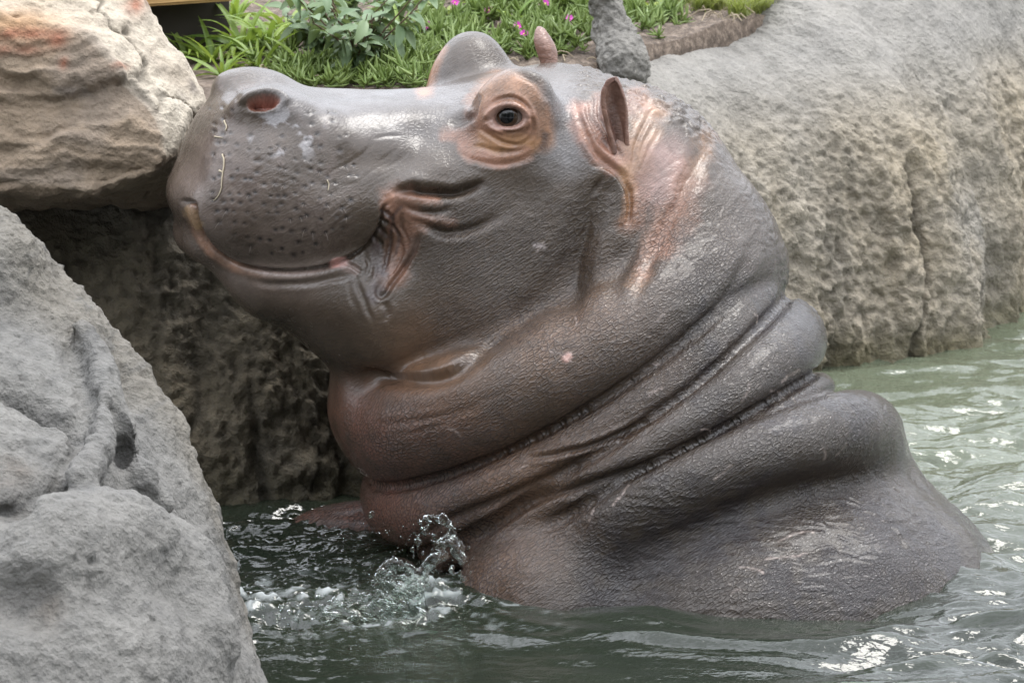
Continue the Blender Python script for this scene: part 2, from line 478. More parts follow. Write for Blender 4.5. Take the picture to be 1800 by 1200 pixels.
me_w = make_mesh('rock_wall', Wf, grid_faces(len(foot), nv)[:, ::-1])
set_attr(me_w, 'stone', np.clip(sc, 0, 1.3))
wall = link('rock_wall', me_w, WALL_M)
tag(wall, 'long grey rock wall behind the hippo running back along the pool', 'rock wall')
RIM = foot + back * 0.47

# ------------------------------------------------------------------ soil of the planting bed
def soil_z(x, y):
    q = np.stack([x, y, 0 * x], 1)
    return 0.660 + 0.028 * fbm(q * 2.0, 3, seed=61) + 0.010 * fbm(q * 14, 3, seed=62) + 0.02 * np.clip(y - 1, 0, 3)
gx = np.concatenate([np.linspace(-30, -1.4, 14), np.linspace(-1.3, 1.3, 260), np.linspace(1.4, 30, 14)])
gy = np.concatenate([np.linspace(0.0, 3.2, 320), np.linspace(3.3, 40, 16)])
# the bed lies behind the wall: rows follow the wall's line
fx = np.interp(gx, foot[:, 0], foot[:, 1]); 
SX, SY = np.meshgrid(gx, gy, indexing='ij'); off_ = 0.31 + 0.17 * sstep(-0.25, 0.2, gx) + 0.2 * sstep(0.4, 1.0, gx); SY = SY + (fx + off_)[:, None]
sz = soil_z(SX.ravel(), SY.ravel())
SV = np.stack([SX.ravel(), SY.ravel(), sz], 1)
SV[:, 2] += 0.004 * (0.5 - worley(SV * np.array([60, 60, 20]), 63)) + 0.003 * fbm(SV * 90, 2, seed=64)
SV[:, 2] -= 0.4 * sstep(0.06, 0.0, (SY - (fx + off_)[:, None]).ravel())
t = NT('bark_mulch'); gp = t.n('NewGeometry').outputs['Position']
c = t.ramp(t.noise(gp, 60, 6, 0.7), [(0.3, (0.03, 0.022, 0.016)), (0.5, (0.10, 0.074, 0.055)), (0.7, (0.24, 0.19, 0.15))])
t.bsdf(Base_Color=c, Roughness=0.95, Normal=t.bump(t.noise(gp, 140, 5, 0.7), 0.006))
tag(mesh_at('soil', SV, grid_faces(len(gx), len(gy)), t.mat, (0, 1.5, 0.66)), kind='structure')

# ------------------------------------------------------------------ rock pillar growing out of the ledge
pf = Field((0.02, 0.20, 1.0), (0.56, 0.95, 1.62), 0.008)
pw = 1.34
pf.chain([pt(1050, -160, pw), pt(1056, -60, pw), pt(1064, 0, pw), pt(1082, 62, pw)], [0.045, 0.032, 0.033, 0.036], 0.03)
pf.chain([pt(1082, 62, pw), pt(1092, 92, pw - 0.03), pt(1098, 118, pw - 0.05)], [0.036, 0.044, 0.058], 0.04)
pV, pF = pf.mesh(); me_p = subdivided(make_mesh('rock_pillar', to_world(pV), pF), 1)
V = get_co(me_p); N = get_no(me_p)
V = V + N * (0.006 * ridged(V * 40, 3, seed=71) + 0.004 * (0.5 - worley(V * 60, 72)) + 0.008 * fbm(V * 14, 3, seed=73))[:, None]
set_co(me_p, V); set_attr(me_p, 'stone', np.full((len(V), 3), 0.72) * (1 + 0.25 * fbm(V * 20, 3, seed=74))[:, None])
tag(link('rock_pillar', me_p, WALL_M), 'slender leaning rock pillar rising from the ledge among the green plants', 'rock pillar')

# ------------------------------------------------------------------ sandstone boulder on the ledge
bf = Field((-1.45, 0.20, -0.30), (-0.44, 1.05, 0.95), 0.0075)
def half(p, n):
    n = np.array(n, float); n /= np.linalg.norm(n); return np.array(p), n
planes = [half(pt(150, 200, -0.02), (0.10, 0.10, -1.0)), half(pt(60, 260, -0.06), (-0.25, -0.2, -1.0)),
          half(pt(200, 110, 0.0), (0.70, 0.66, -0.70)), half(pt(80, 60, -0.02), (0.22, 0.80, -0.80)), half(pt(292, 250, 0.0), (0.93, 0.18, -0.70)),
          half(pt(318, 100, 0.15), (0.86, 0.50, 0.12)), half(pt(362, 170, 0.14), (0.95, -0.22, -0.10)), half(pt(330, 250, 0.08), (0.86, -0.52, -0.1)),
          half(pt(280, 298, 0.02), (0.40, -0.90, -0.12)), half(pt(140, 340, -0.02), (0.02, -1.0, -0.03)), half(pt(140, 326, -0.03), (0.03, -0.82, -0.58)),
          half(pt(100, 300, 0.85), (0.1, -0.05, 1.0)), half(pt(-420, 300, 0), (-1, 0, -0.15)), half(pt(100, -260, 0.3), (0.1, 1, 0.0))]
def bfn(X, Y, Z):
    d = None
    for p, n in planes:
        q = (X - p[0]) * n[0] + (Y - p[1]) * n[1] + (Z - p[2]) * n[2]
        d = q if d is None else -smin(-d, -q, 0.010)
    return d
bf.op(bfn, (-1.45, 0.2, -0.3), (-0.44, 1.05, 0.95), 0.01)
bV, bF = bf.mesh(); me_b = subdivided(make_mesh('sandstone_boulder', bV, bF), 1)
V = get_co(me_b); N = get_no(me_b); BPX = to_px(V)
frontness = sstep(0.55, 0.85, -N[:, 2]); topness = sstep(0.35, 0.6, N[:, 1])
# bedding: uneven steps along slightly dipping strata
bed = V[:, 1] + 0.10 * V[:, 0] + 0.045 * fbm(V * 4, 3, seed=81) + 0.012 * fbm(V * 18, 3, seed=82)
stra = vnoise(np.stack([V[:, 0] * 2.2, bed * 34, V[:, 2] * 2.2], 1), 83) + 0.6 * vnoise(np.stack([V[:, 0] * 5, bed * 80, V[:, 2] * 5], 1), 84)
ledge = sstep(-0.1, 0.1, vnoise(np.stack([V[:, 0] * 3, bed * 16, V[:, 2] * 3], 1), 85))
dd = 0.016 * fbm(V * 5, 4, seed=86) + (0.004 + 0.007 * frontness) * stra + 0.020 * frontness * ledge + 0.0035 * fbm(V * 40, 3, seed=87)
dd += 0.010 * (1 - frontness) * ridged(V * 7, 3, seed=88) - 0.008
crk = np.exp(-(vnoise(V * 6 + 0.3 * fbm(V * 10, 3, seed=90)[:, None], 89) / 0.03) ** 2) * sstep(0.05, 0.3, vnoise(V * 3, 91))
dd -= 0.010 * crk
set_co(me_b, to_world(V + N * dd[:, None]))
b1 = fbm(V * 6, 4, seed=92); b2 = fbm(V * 20, 4, seed=93)
sc = np.ones((len(V), 3)) * np.array([0.76, 0.69, 0.62])
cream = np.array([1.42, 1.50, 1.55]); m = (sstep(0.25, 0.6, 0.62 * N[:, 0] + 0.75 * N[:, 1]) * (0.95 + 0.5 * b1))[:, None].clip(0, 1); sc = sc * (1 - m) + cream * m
m = (frontness * sstep(0.0, 0.5, b1 + 0.3 * stra) * 0.6)[:, None]; sc = sc * (1 - m) + np.array([0.72, 0.70, 0.72]) * m
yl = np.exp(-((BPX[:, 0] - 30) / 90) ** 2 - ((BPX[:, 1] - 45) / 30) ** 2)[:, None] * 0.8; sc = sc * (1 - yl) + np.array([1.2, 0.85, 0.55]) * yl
for cx, cy, rx, ry in [(103, 72, 16, 14), (112, 115, 9, 10), (210, 122, 14, 6), (40, 62, 60, 10), (30, 90, 40, 10), (240, 5, 20, 18)]:
    m = (np.exp(-((BPX[:, 0] - cx + 5 * b2) / rx) ** 2 - ((BPX[:, 1] - cy + 5 * b1) / ry) ** 2) * np.clip(0.75 + 0.7 * b2, 0, 1) * (V[:, 2] < 0.3))[:, None]
    sc = sc * (1 - m) + np.array([0.92, 0.42, 0.30]) * m
for cx, cy, rx, ry in [(340, 148, 18, 14), (330, 170, 10, 12), (120, 160, 60, 10), (180, 150, 40, 16)]:
    m = (0.8 * np.exp(-((BPX[:, 0] - cx) / rx) ** 2 - ((BPX[:, 1] - cy) / ry) ** 2) * sstep(-0.2, 0.3, b2) * (V[:, 2] < 0.3))[:, None]
    sc = sc * (1 - m) + np.array([0.45, 0.45, 0.50]) * m
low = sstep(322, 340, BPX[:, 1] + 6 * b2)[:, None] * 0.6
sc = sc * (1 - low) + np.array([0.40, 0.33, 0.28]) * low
sc *= (1 - 0.5 * crk)[:, None]
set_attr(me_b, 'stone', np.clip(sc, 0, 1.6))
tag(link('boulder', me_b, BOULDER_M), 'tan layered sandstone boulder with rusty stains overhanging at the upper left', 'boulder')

# ------------------------------------------------------------------ pale rock in the foreground
ff = Field((-1.25, -0.85, -1.75), (-0.30, 0.30, -0.35), 0.0085)
_pt0 = pt
def ptf(px, py, w): return _pt0(px - 48, py + 30, w)
def fe(px, py, w, rx, ry, rw, k=0.06): ff.ellipsoid(ptf(px, py, w), (rx, ry, rw), None, k)
ff.chain([ptf(-120, 640, -0.72), ptf(60, 900, -0.78), ptf(150, 1260, -0.90)], [0.20, 0.26, 0.33], 0.10)
ff.chain([ptf(-180, 700, -0.72), ptf(-60, 1000, -0.95), ptf(0, 1300, -1.2)], [0.24, 0.32, 0.40], 0.10)
fe(20, 480, -0.62, 0.10, 0.10, 0.16, 0.07); fe(-40, 450, -0.66, 0.16, 0.10, 0.16, 0.06)
fe(120, 590, -0.64, 0.11, 0.10, 0.15, 0.07); fe(215, 720, -0.66, 0.11, 0.13, 0.16, 0.06); fe(300, 860, -0.70, 0.10, 0.16, 0.16, 0.06); fe(350, 1080, -0.76, 0.11, 0.22, 0.18, 0.06)
def on_rock(px, py, sink=0.0):
    """point on the rock's camera side at a photo position"""
    for w in np.arange(-1.72, -0.4, 0.004):
        q = pt(px, py, w); i = ((q - ff.lo) / ff.h).round().astype(int)
        if (i >= 0).all() and (i < np.array(ff.n)).all() and ff.F[tuple(i)] < 0: return pt(px, py, w + sink)
    return pt(px, py, -0.9)
HO = [on_rock(*q) for q in [(25, 1045), (214, 800), (80, 1090), (30, 905), (70, 700), (330, 760), (60, 868), (240, 890)]]
for c_, r_ in ((HO[4], (0.065, 0.12, 0.03)), (HO[5], (0.035, 0.12, 0.04))): ff.ellipsoid(c_, r_, None, 0.05, 'sub')
G = [on_rock(*q) for q in [(150, 582), (168, 640), (188, 720), (176, 790), (145, 842), (236, 780), (262, 842), (280, 880)]]
G = [g + np.array([0, 0, -0.052]) for g in G]
HB_ = [on_rock(*q, 0.045) for q in [(50, 1030), (100, 975), (200, 965), (290, 1010), (360, 1120)]]
# the forked ridge on its face
ff.chain([G[0], G[1], G[2]], [0.018, 0.027, 0.031], 0.022)
ff.chain([G[2], G[3], G[4]], [0.026, 0.020, 0.026], 0.02)
ff.chain([G[2], G[5], G[6], G[7]], [0.030, 0.030, 0.034, 0.024], 0.02)
TR = [[on_rock(*q, 0.004) for q in l_] for l_ in ([(128, 590), (140, 640), (150, 700), (146, 765), (112, 835)], [(205, 690), (208, 730), (216, 790)], [(202, 610), (225, 700), (268, 775), (295, 850)])]
ff.chain(TR[0], [0.010, 0.014, 0.015, 0.013, 0.010], 0.02, 'sub')
ff.chain(TR[1], [0.004, 0.010, 0.016], 0.012, 'sub')
ff.chain(TR[2], [0.006, 0.012, 0.012, 0.008], 0.03, 'sub')
# rounded hump with a step above it and a hollow on its left
ff.chain([HO[6] + np.array([0, 0, 0.0]), HO[7] + np.array([0, 0, 0.0])], [0.012, 0.012], 0.03, 'sub')
ff.chain(HB_, [0.06, 0.075, 0.075, 0.07, 0.05], 0.05)
ff.ellipsoid(HO[0], (0.055, 0.045, 0.04), None, 0.06, 'sub')
ff.ellipsoid(HO[1], (0.012, 0.040, 0.03), None, 0.015, 'sub')
ff.ellipsoid(HO[3], (0.05, 0.02, 0.06), None, 0.03, 'sub')
fV, fF = ff.mesh(); me_f = subdivided(make_mesh('foreground_rock', fV, fF), 1)
V = get_co(me_f); N = get_no(me_f); FPX = to_px(V)
edge = sstep(-0.02, 0.05, np.abs(N[:, 0]) - 0.55)
r1 = fbm(V * 8, 4, seed=101); r2_ = fbm(V * 30, 4, gain=0.6, seed=102); wv = worley(V * 55, 103)
rough = 0.35 + 0.65 * sstep(-0.85, -0.72, V[:, 2])
dd = (0.009 + 0.008 * rough) * r1 + 0.004 * r2_ + (rough - 0.18) * (0.007 * ridged(V * 26, 3, seed=104) - 0.004 + 0.006 * (0.5 - wv)) + 0.0025 * fbm(V * 80, 2, seed=105)
pit = 0.6 * sstep(0.26, 0.12, worley(V * np.array([26, 26, 26]), 106)) * sstep(0.0, 0.3, vnoise(V * 7, 107)); dd -= 0.008 * pit
set_co(me_f, to_world(V + N * dd[:, None]))
sc = np.ones((len(V), 3)) * (1 + 0.12 * r1 + 0.10 * r2_)[:, None]
back_ = sstep(-0.86, -0.74, V[:, 2])[:, None]; sc = sc * (1 - back_ * (1 - np.array([0.93, 0.88, 0.80])))
sc *= (1 - 0.4 * pit)[:, None]
for cx, cy, rx, ry, c_, a_m in [(15, 835, 45, 28, (0.55, 0.42, 0.32), 0.8), (80, 1070, 30, 40, (0.62, 0.48, 0.36), 0.6), (20, 900, 40, 30, (0.5, 0.48, 0.45), 0.6), (215, 800, 20, 30, (0.55, 0.53, 0.52), 0.6), (20, 1050, 60, 40, (0.5, 0.48, 0.48), 0.7), (165, 650, 22, 60, (0.70, 0.71, 0.73), 0.8), (190, 740, 22, 60, (0.72, 0.73, 0.75), 0.7), (250, 800, 30, 50, (0.74, 0.75, 0.78), 0.7), (150, 820, 30, 40, (0.72, 0.72, 0.74), 0.7), (100, 690, 30, 10, (0.6, 0.6, 0.6), 0.5), (180, 865, 110, 12, (0.62, 0.63, 0.66), 0.7)]:
    m = (a_m * np.exp(-((FPX[:, 0] - cx + 12 * r1) / rx) ** 2 - ((FPX[:, 1] - cy + 12 * r2_) / ry) ** 2) * (0.6 + 0.5 * r2_))[:, None].clip(0, 1)
    sc = sc * (1 - m) + np.array(c_) * m
st = (0.45 * sstep(0.15, 0.6, fbm(np.stack([V[:, 0] * 9 + V[:, 1] * 7, V[:, 1] * 30 - V[:, 0] * 22, V[:, 2] * 9], 1), 4, seed=108)))[:, None]
sc = sc * (1 - st) + np.array([0.60, 0.61, 0.63]) * st
set_attr(me_f, 'stone', np.clip(sc, 0, 1.4))
tag(link('foreground_rock', me_f, FRONT_M), 'pale grey rock with a forked ridge filling the lower left foreground', 'rock')

# ------------------------------------------------------------------ timber edging behind the bed
bz = 0.775
p0 = on_height(130, 20, bz); p1 = on_height(388, 3, bz)
dr = p1 - p0; ln = np.linalg.norm(dr); ang = math.atan2(dr[1], dr[0])
bm = bmesh.new()
bmesh.ops.create_cube(bm, size=1.0)
for v in bm.verts: v.co = Vector((v.co.x * ln, v.co.y * 0.14, v.co.z * 0.16))
bmesh.ops.bevel(bm, geom=bm.edges[:], offset=0.006, segments=2, affect='EDGES')
t = NT('timber'); tc = t.n('TexCoord'); mp = t.n('Mapping', {'Vector': tc.outputs['Object'], 'Scale': (2.0, 30.0, 30.0)})
gr_ = t.noise(mp.outputs[0], 3.0, 6, 0.6, 1.0)
t.bsdf(Base_Color=t.ramp(gr_, [(0.3, (0.30, 0.17, 0.06)), (0.6, (0.50, 0.32, 0.13)), (0.8, (0.58, 0.40, 0.19))]), Roughness=0.7, Normal=t.bump(gr_, 0.002))
beam = link('timber_beam', bm_mesh('timber_beam', bm, False), t.mat)
beam.location = Vector((p0 + p1) / 2 + np.array([0, 0.07, 0.08])); beam.rotation_euler = (0, 0, ang)
tag(beam, 'yellow brown timber beam at the top edge behind the boulder', 'timber beam')
bm = bmesh.new()
bmesh.ops.create_cube(bm, size=1.0)
for v in bm.verts: v.co = Vector((v.co.x * ln, v.co.y * 0.05, v.co.z * 0.16))
bk = link('timber_beam', bm_mesh('gap_shade', bm, False), flat_mat('gap_shade_dark', (0.03, 0.025, 0.02), 0.9))  # dark sheet added for the shade in the gap below the beam
bk.location = Vector((p0 + p1) / 2 + np.array([0.0, 0.12, -0.06])); bk.rotation_euler = (0, 0, ang)
bk.name = 'gap_shade'
tag(bk, 'dark sheet in place of the shade under the timber beam', 'shade sheet')

def leaf_mat(name, a, b, rough=0.5, trans=0.35):
    t = NT(name)
    oi = t.n('ObjectInfo'); gp = t.n('NewGeometry').outputs['Position']
    f = t.math('ADD', t.math('MULTIPLY', oi.outputs['Random'], 0.6), t.math('MULTIPLY', t.math('SUBTRACT', t.noise(gp, 14, 4), 0.15), 0.9))
    c = t.mix(f, a, b)
    p = t.n('BsdfPrincipled', {'Base Color': c, 'Roughness': rough})
    tr = t.n('BsdfTranslucent', {'Color': t.mix(0.5, c, (0.25, 0.32, 0.05))})
    m = t.n('MixShader', {0: trans, 1: p, 2: tr})
    t.t.links.new(m.outputs[0], t.out.inputs['Surface'])
    return t.mat
# ------------------------------------------------------------------ unseen belt of trees behind the camera, added to darken reflections and light
rt = np.random.RandomState(3)
Vs, n_l = [], 26000
cx = rt.uniform(-26, 26, 46); cyb = -14.5 - 2.5 * rt.rand(46) + 0.006 * cx ** 2; ch = rt.uniform(5.5, 10.5, 46)
ci = rt.randint(0, 46, n_l); th_ = rt.uniform(0, 2 * np.pi, n_l); hh = rt.rand(n_l) ** 0.8; rr_ = (1.0 + 1.3 * np.sin(np.pi * np.clip(hh * 0.9 + 0.08, 0, 1))) * np.sqrt(rt.rand(n_l))
LC = np.stack([cx[ci] + rr_ * np.cos(th_), cyb[ci] + rr_ * np.sin(th_), 0.4 + hh * ch[ci]], 1)
la = rt.randn(n_l, 3); la /= np.linalg.norm(la, axis=1)[:, None]; lb = np.cross(la, rt.randn(n_l, 3)); lb /= np.linalg.norm(lb, axis=1)[:, None]
lsz = rt.uniform(0.16, 0.34, n_l)[:, None]
LV = np.stack([LC - la * lsz, LC + lb * lsz * 0.5, LC + la * lsz, LC - lb * lsz * 0.5], 1).reshape(-1, 3)
tb = mesh_at('added_tree_belt', LV, np.arange(n_l * 4).reshape(-1, 4), leaf_mat('tree_leaf', (0.03, 0.06, 0.02), (0.06, 0.10, 0.035)), (0, -15, 0), smooth=False)
tag(tb, kind='stuff')
# ------------------------------------------------------------------ plants of the bed
STRAP_M = leaf_mat('strap_leaf', (0.07, 0.15, 0.02), (0.23, 0.32, 0.05))
SHRUB_M = leaf_mat('shrub_leaf', (0.07, 0.125, 0.058), (0.16, 0.22, 0.115), 0.55, 0.22)
ICE_M = leaf_mat('succulent_leaf', (0.09, 0.16, 0.03), (0.24, 0.30, 0.085), 0.45, 0.25)
LIME_M = leaf_mat('lime_leaf', (0.16, 0.22, 0.03), (0.26, 0.32, 0.05), 0.5, 0.4)
GRASS_M = leaf_mat('grass_blade', (0.18, 0.22, 0.05), (0.33, 0.34, 0.12), 0.6, 0.35)
STEM_M = flat_mat('stem_bark', (0.10, 0.065, 0.04), 0.8)
DRY_M = flat_mat('dry_stalk', (0.27, 0.22, 0.15), 0.8)
def ground(px, py):
    p = on_height(px, py, 0.67)
    for _ in range(3): p = on_height(px, py, float(soil_z(np.array([p[0]]), np.array([p[1]]))[0]))
    return p
def blade_mesh(name, L, W, bend, fold=0.25, n=9, shape='strap', twist=0.0, seed=0):
    """leaf along +X from the origin, arching down, folded along its midrib"""
    r = random.Random(seed)
    u = np.linspace(0, 1, n)
    if shape == 'strap': wd = W * np.minimum(1, u * 6 + 0.45) * (1 - u ** 3.0)
    elif shape == 'lance': wd = W * np.sin(np.pi * np.clip(u, 0, 1) ** 0.8) ** 0.9 + 0.0006
    else: wd = W * np.sqrt(np.clip(1 - (2 * u - 1) ** 2, 0, 1)) + 0.0006
    a = bend * u ** 1.3
    dx = np.cumsum(np.cos(a)) / n * L; dz = -np.cumsum(np.sin(a)) / n * L
    V = []
    for i in range(n):
        tw = twist * u[i]
        for s in (-1, -0.5, 0, 0.5, 1):
            y = s * wd[i]; zz = abs(s) * wd[i] * fold + 0.06 * wd[i] * math.sin(9 * u[i] + 3 * s)
            V.append((dx[i] - dx[0], y * math.cos(tw) - zz * math.sin(tw), dz[i] - dz[0] + zz * math.cos(tw) + y * math.sin(tw)))
    return make_mesh(name, np.array(V), grid_faces(n, 5))
straps = [blade_mesh('strap_leaf', 0.17, 0.0080, random.uniform(0.7, 1.7), 0.5, 10, 'strap', random.uniform(-0.6, 0.6), i) for i in range(7)]
lances = [blade_mesh('shrub_leaf', 0.055, 0.0085, random.uniform(0.2, 0.9), 0.25, 8, 'lance', random.uniform(-0.4, 0.4), i) for i in range(6)]
rounds = [blade_mesh('round_leaf', 0.045, 0.020, random.uniform(0.2, 0.8), 0.15, 8, 'round', 0.0, i) for i in range(4)]
for m in straps: m.materials.append(STRAP_M)
for m in lances: m.materials.append(SHRUB_M)
for m in rounds: m.materials.append(LIME_M)
def put_leaf(me, parent, loc, az, el, roll, sc, name='leaf'):
    o = bpy.data.objects.new(name, me); COL.objects.link(o); o.parent = parent
    R = Matrix.Rotation(az, 4, 'Z') @ Matrix.Rotation(-el, 4, 'Y') @ Matrix.Rotation(roll, 4, 'X')
    o.matrix_local = Matrix.Translation(Vector(loc)) @ R @ Matrix.Scale(sc, 4)
    return o
def strap_plant(px, py, n, label, sc=1.0, lean=0.0):
    r = empty('strap_leaf_plant', ground(px, py)); tag(r, label, 'plant', 'strap leaved plants beside the boulder')
    for i in range(n):
        az = 2 * math.pi * i * 0.381966 + random.uniform(-0.3, 0.3); el = random.uniform(0.35, 1.25)
        put_leaf(random.choice(straps), r, (0.006 * math.cos(az), 0.006 * math.sin(az), 0), az, el, random.uniform(-0.4, 0.4), sc * random.uniform(0.65, 1.15))
strap_plant(372, 112, 20, 'bright green strap leaved plant right beside the boulder edge', 0.95)
strap_plant(425, 92, 22, 'strap leaved plant with long arching blades left of the shrub', 1.0)
strap_plant(455, 128, 16, 'low strap leaved plant just above the near nostril bump', 0.8)
strap_plant(412, 38, 20, 'dark strap leaved plant under the end of the timber beam', 0.9)
strap_plant(505, 62, 18, 'strap leaved plant partly hidden by the shrub, left of it', 0.9)
strap_plant(345, 62, 12, 'small strap leaved plant at the boulder top corner', 0.75)
strap_plant(850, 12, 18, 'strap leaved plant at the top edge above the eye bumps', 0.95)
strap_plant(735, 6, 12, 'small strap leaved plant at the top edge right of the shrub', 0.8)

strap_plant(392, 135, 14, 'low strap leaved plant nearest to the far nostril bump', 0.75)
strap_plant(470, 85, 18, 'strap leaved plant in the middle of the gap between boulder and shrub', 0.9)
strap_plant(330, 100, 12, 'strap leaved plant half hidden behind the boulder shoulder', 0.8)
strap_plant(540, 128, 12, 'small strap leaved plant at the left foot of the shrub', 0.7)

for px_, py_, n_, lb_ in [(705, 60, 10, 'wispy strap leaved tuft between the shrub and the far eye bump'), (900, 40, 9, 'wispy strap leaved tuft in the succulent mat left of the far ear'), (1012, 24, 9, 'wispy strap leaved tuft just left of the rock pillar'), (930, 8, 10, 'wispy strap leaved tuft at the top edge above the far ear'), (725, 130, 8, 'wispy strap leaved tuft at the foot of the far eye bump')]:
    strap_plant(px_, py_, n_, lb_, 0.6)

def shrub(px, py, label, nst, H, spread, nleaf, name='leafy_shrub', leafset=lances, cat='shrub', sc=(0.7, 1.25), lean=(0, 0), low=0.15):
    b = ground(px, py); r = empty(name, b); tag(r, label, cat)
    tips = []
    for i in range(nst):
        az = 2 * math.pi * i / nst + random.uniform(-0.4, 0.4); sp = spread * random.uniform(0.25, 1.0); hh = H * random.uniform(0.55, 1.0)
        n = 7; u = np.linspace(0, 1, n)[:, None]
        path = np.array([[0, 0, 0]]) + u * np.array([[lean[0], lean[1], hh]]) + (u ** 1.4) * sp * np.array([[math.cos(az), math.sin(az), -0.15]]) + 0.006 * np.random.randn(n, 3) * u
        bm = bmesh.new(); bm_tube(bm, path, np.linspace(0.0028, 0.0009, n), 6)
        st = link('stem', bm_mesh('stem', bm), STEM_M, r); tips.append(path)
    for i in range(nleaf):
        pth = tips[i % nst]; u = random.uniform(low, 1.0) ** 0.8; k = u * (len(pth) - 1); k0 = min(int(k), len(pth) - 2)
        p = pth[k0] + (pth[k0 + 1] - pth[k0]) * (k - k0)
        put_leaf(random.choice(leafset), r, p, random.uniform(0, 2 * math.pi), random.uniform(-0.7, 0.75), random.uniform(-0.6, 0.6), random.uniform(*sc))
shrub(632, 138, 'grey green leafy shrub standing behind the snout, largest plant of the bed', 22, 0.25, 0.21, 298, sc=(0.8, 1.35), low=0.02)
shrub(560, 100, 'smaller leafy bush joined to the left side of the big shrub', 9, 0.14, 0.09, 150, sc=(0.7, 1.15), low=0.05)
shrub(690, 40, 'thin leafy bush at the top edge right of the big shrub', 8, 0.15, 0.08, 110, sc=(0.6, 1.05))
shrub(590, 62, 'leafy bush at the top edge behind the big shrub, left of its middle', 9, 0.15, 0.11, 150, sc=(0.7, 1.15))
shrub(665, 92, 'low leafy bush at the right foot of the big shrub', 8, 0.10, 0.09, 110, sc=(0.6, 1.0), low=0.05)
shrub(775, 28, 'lime leaved seedling with round leaves at the top edge above the far eye', 4, 0.035, 0.03, 9, 'seedling', rounds, 'plant', (0.7, 1.0))
shrub(1150, 30, 'lime round leaved plant at the top edge right of the rock pillar', 4, 0.03, 0.03, 8, 'seedling', rounds, 'plant', (0.8, 1.1))
shrub(312, 48, 'lime leaved seedling at the foot of the boulder under the timber beam', 3, 0.03, 0.015, 5, 'seedling', rounds, 'plant', (0.5, 0.7))
shrub(790, 48, 'lime round leaf at the left rim of the succulent mat', 2, 0.02, 0.015, 4, 'seedling', rounds, 'plant', (0.5, 0.7))

# mat of succulents: a ground cover nobody could count
def finger(L, R, n=4):
    u = np.linspace(0, 1, n); V = []
    for i in range(n):
        rr = R * (0.75 + 0.9 * u[i] * (1 - u[i])) * (1 - 0.85 * u[i] ** 3)
        for k in range(4):
            a = math.pi / 2 * k + math.pi / 4; V.append((u[i] * L, rr * math.cos(a), rr * math.sin(a) + 0.18 * L * u[i] ** 2))
    i = np.arange(n - 1)[:, None]; k = np.arange(4)[None, :]; k2 = (k + 1) % 4
    Fq = np.stack([(i * 4 + k).ravel(), (i * 4 + k2).ravel(), ((i + 1) * 4 + k2).ravel(), ((i + 1) * 4 + k).ravel()], 1)
    return np.array(V), Fq
FV, FF = finger(1.0, 0.10)
def mat_clumps(spots, base, name, label, mat):
    Vs, Fs, off = [], [], 0
    for (p, sc_) in spots:
        nl = random.randint(7, 12); st = np.array([random.uniform(-0.01, 0.01), random.uniform(-0.01, 0.01), random.uniform(0.006, 0.028)]) * sc_
        for i in range(nl):
            az = random.uniform(0, 2 * math.pi); el = random.uniform(-0.15, 1.2); L = random.uniform(0.014, 0.036) * sc_
            R = np.array(Matrix.Rotation(az, 3, 'Z') @ Matrix.Rotation(-el, 3, 'Y'))
            Vs.append((FV * L) @ R.T + p + st * random.uniform(0.2, 1.0)); Fs.append(FF + off); off += len(FV)
    o = mesh_at(name, np.concatenate(Vs), np.concatenate(Fs), mat, base); tag(o, kind='stuff')
    return o
spots = []
regions = [((640, 750), (85, 160), 130), ((750, 960), (30, 108), 300), ((940, 1050), (10, 100), 170), ((690, 800), (50, 110), 70), ((1090, 1200), (4, 46), 110), ((500, 640), (118, 160), 110), ((640, 760), (100, 160), 90), ((1085, 1190), (30, 70), 40), ((860, 1060), (-30, 30), 160), ((440, 560), (100, 150), 40)]
for (xa, xb), (ya, yb), n in regions:
    for _ in range(n):
        px, py = random.uniform(xa, xb), random.uniform(ya, yb)
        if vnoise(np.array([[px / 40.0, py / 18.0, 1.0]]), 311)[0] < -0.16: continue
        if 1030 < px < 1080 and py > 60: continue
        spots.append((ground(px, py), random.uniform(0.6, 1.5)))
mat_clumps(spots, ground(850, 80), 'succulent_mat', '', ICE_M)

# dry stalks and runners lying in the mat
Vs, Fs, off = [], [], 0
for _ in range(170):
    px, py = random.choice([(random.uniform(640, 1060), random.uniform(20, 150)), (random.uniform(380, 640), random.uniform(60, 150)), (random.uniform(1080, 1300), random.uniform(5, 40))])
    b = ground(px, py); az = random.uniform(0, 6.28); L = random.uniform(0.02, 0.06)
    path = np.array([[0, 0, 0.004], [0.33, 0.05, 0.014], [0.66, -0.04, 0.016], [1, 0.02, 0.006]]) * np.array([L, L, 1]) + np.random.randn(4, 3) * 0.002
    c, s = math.cos(az), math.sin(az); path = path @ np.array([[c, s, 0], [-s, c, 0], [0, 0, 1]]) + b
    V, Fq, cap = tube(path, 0.0013, 5); Vs.append(V); Fs.append(np.concatenate([Fq, cap]) + off); off += len(V)
allF = np.concatenate(Fs); me_d = bpy.data.meshes.new('dry_stalks')
base = ground(700, 80); me_d.from_pydata([tuple(v) for v in (np.concatenate(Vs) - base)], [], [tuple(f) if f[0] != f[3] else tuple(f[:3]) for f in allF.tolist()])
tag(link('dry_stalks', me_d, DRY_M, None, base), kind='stuff')

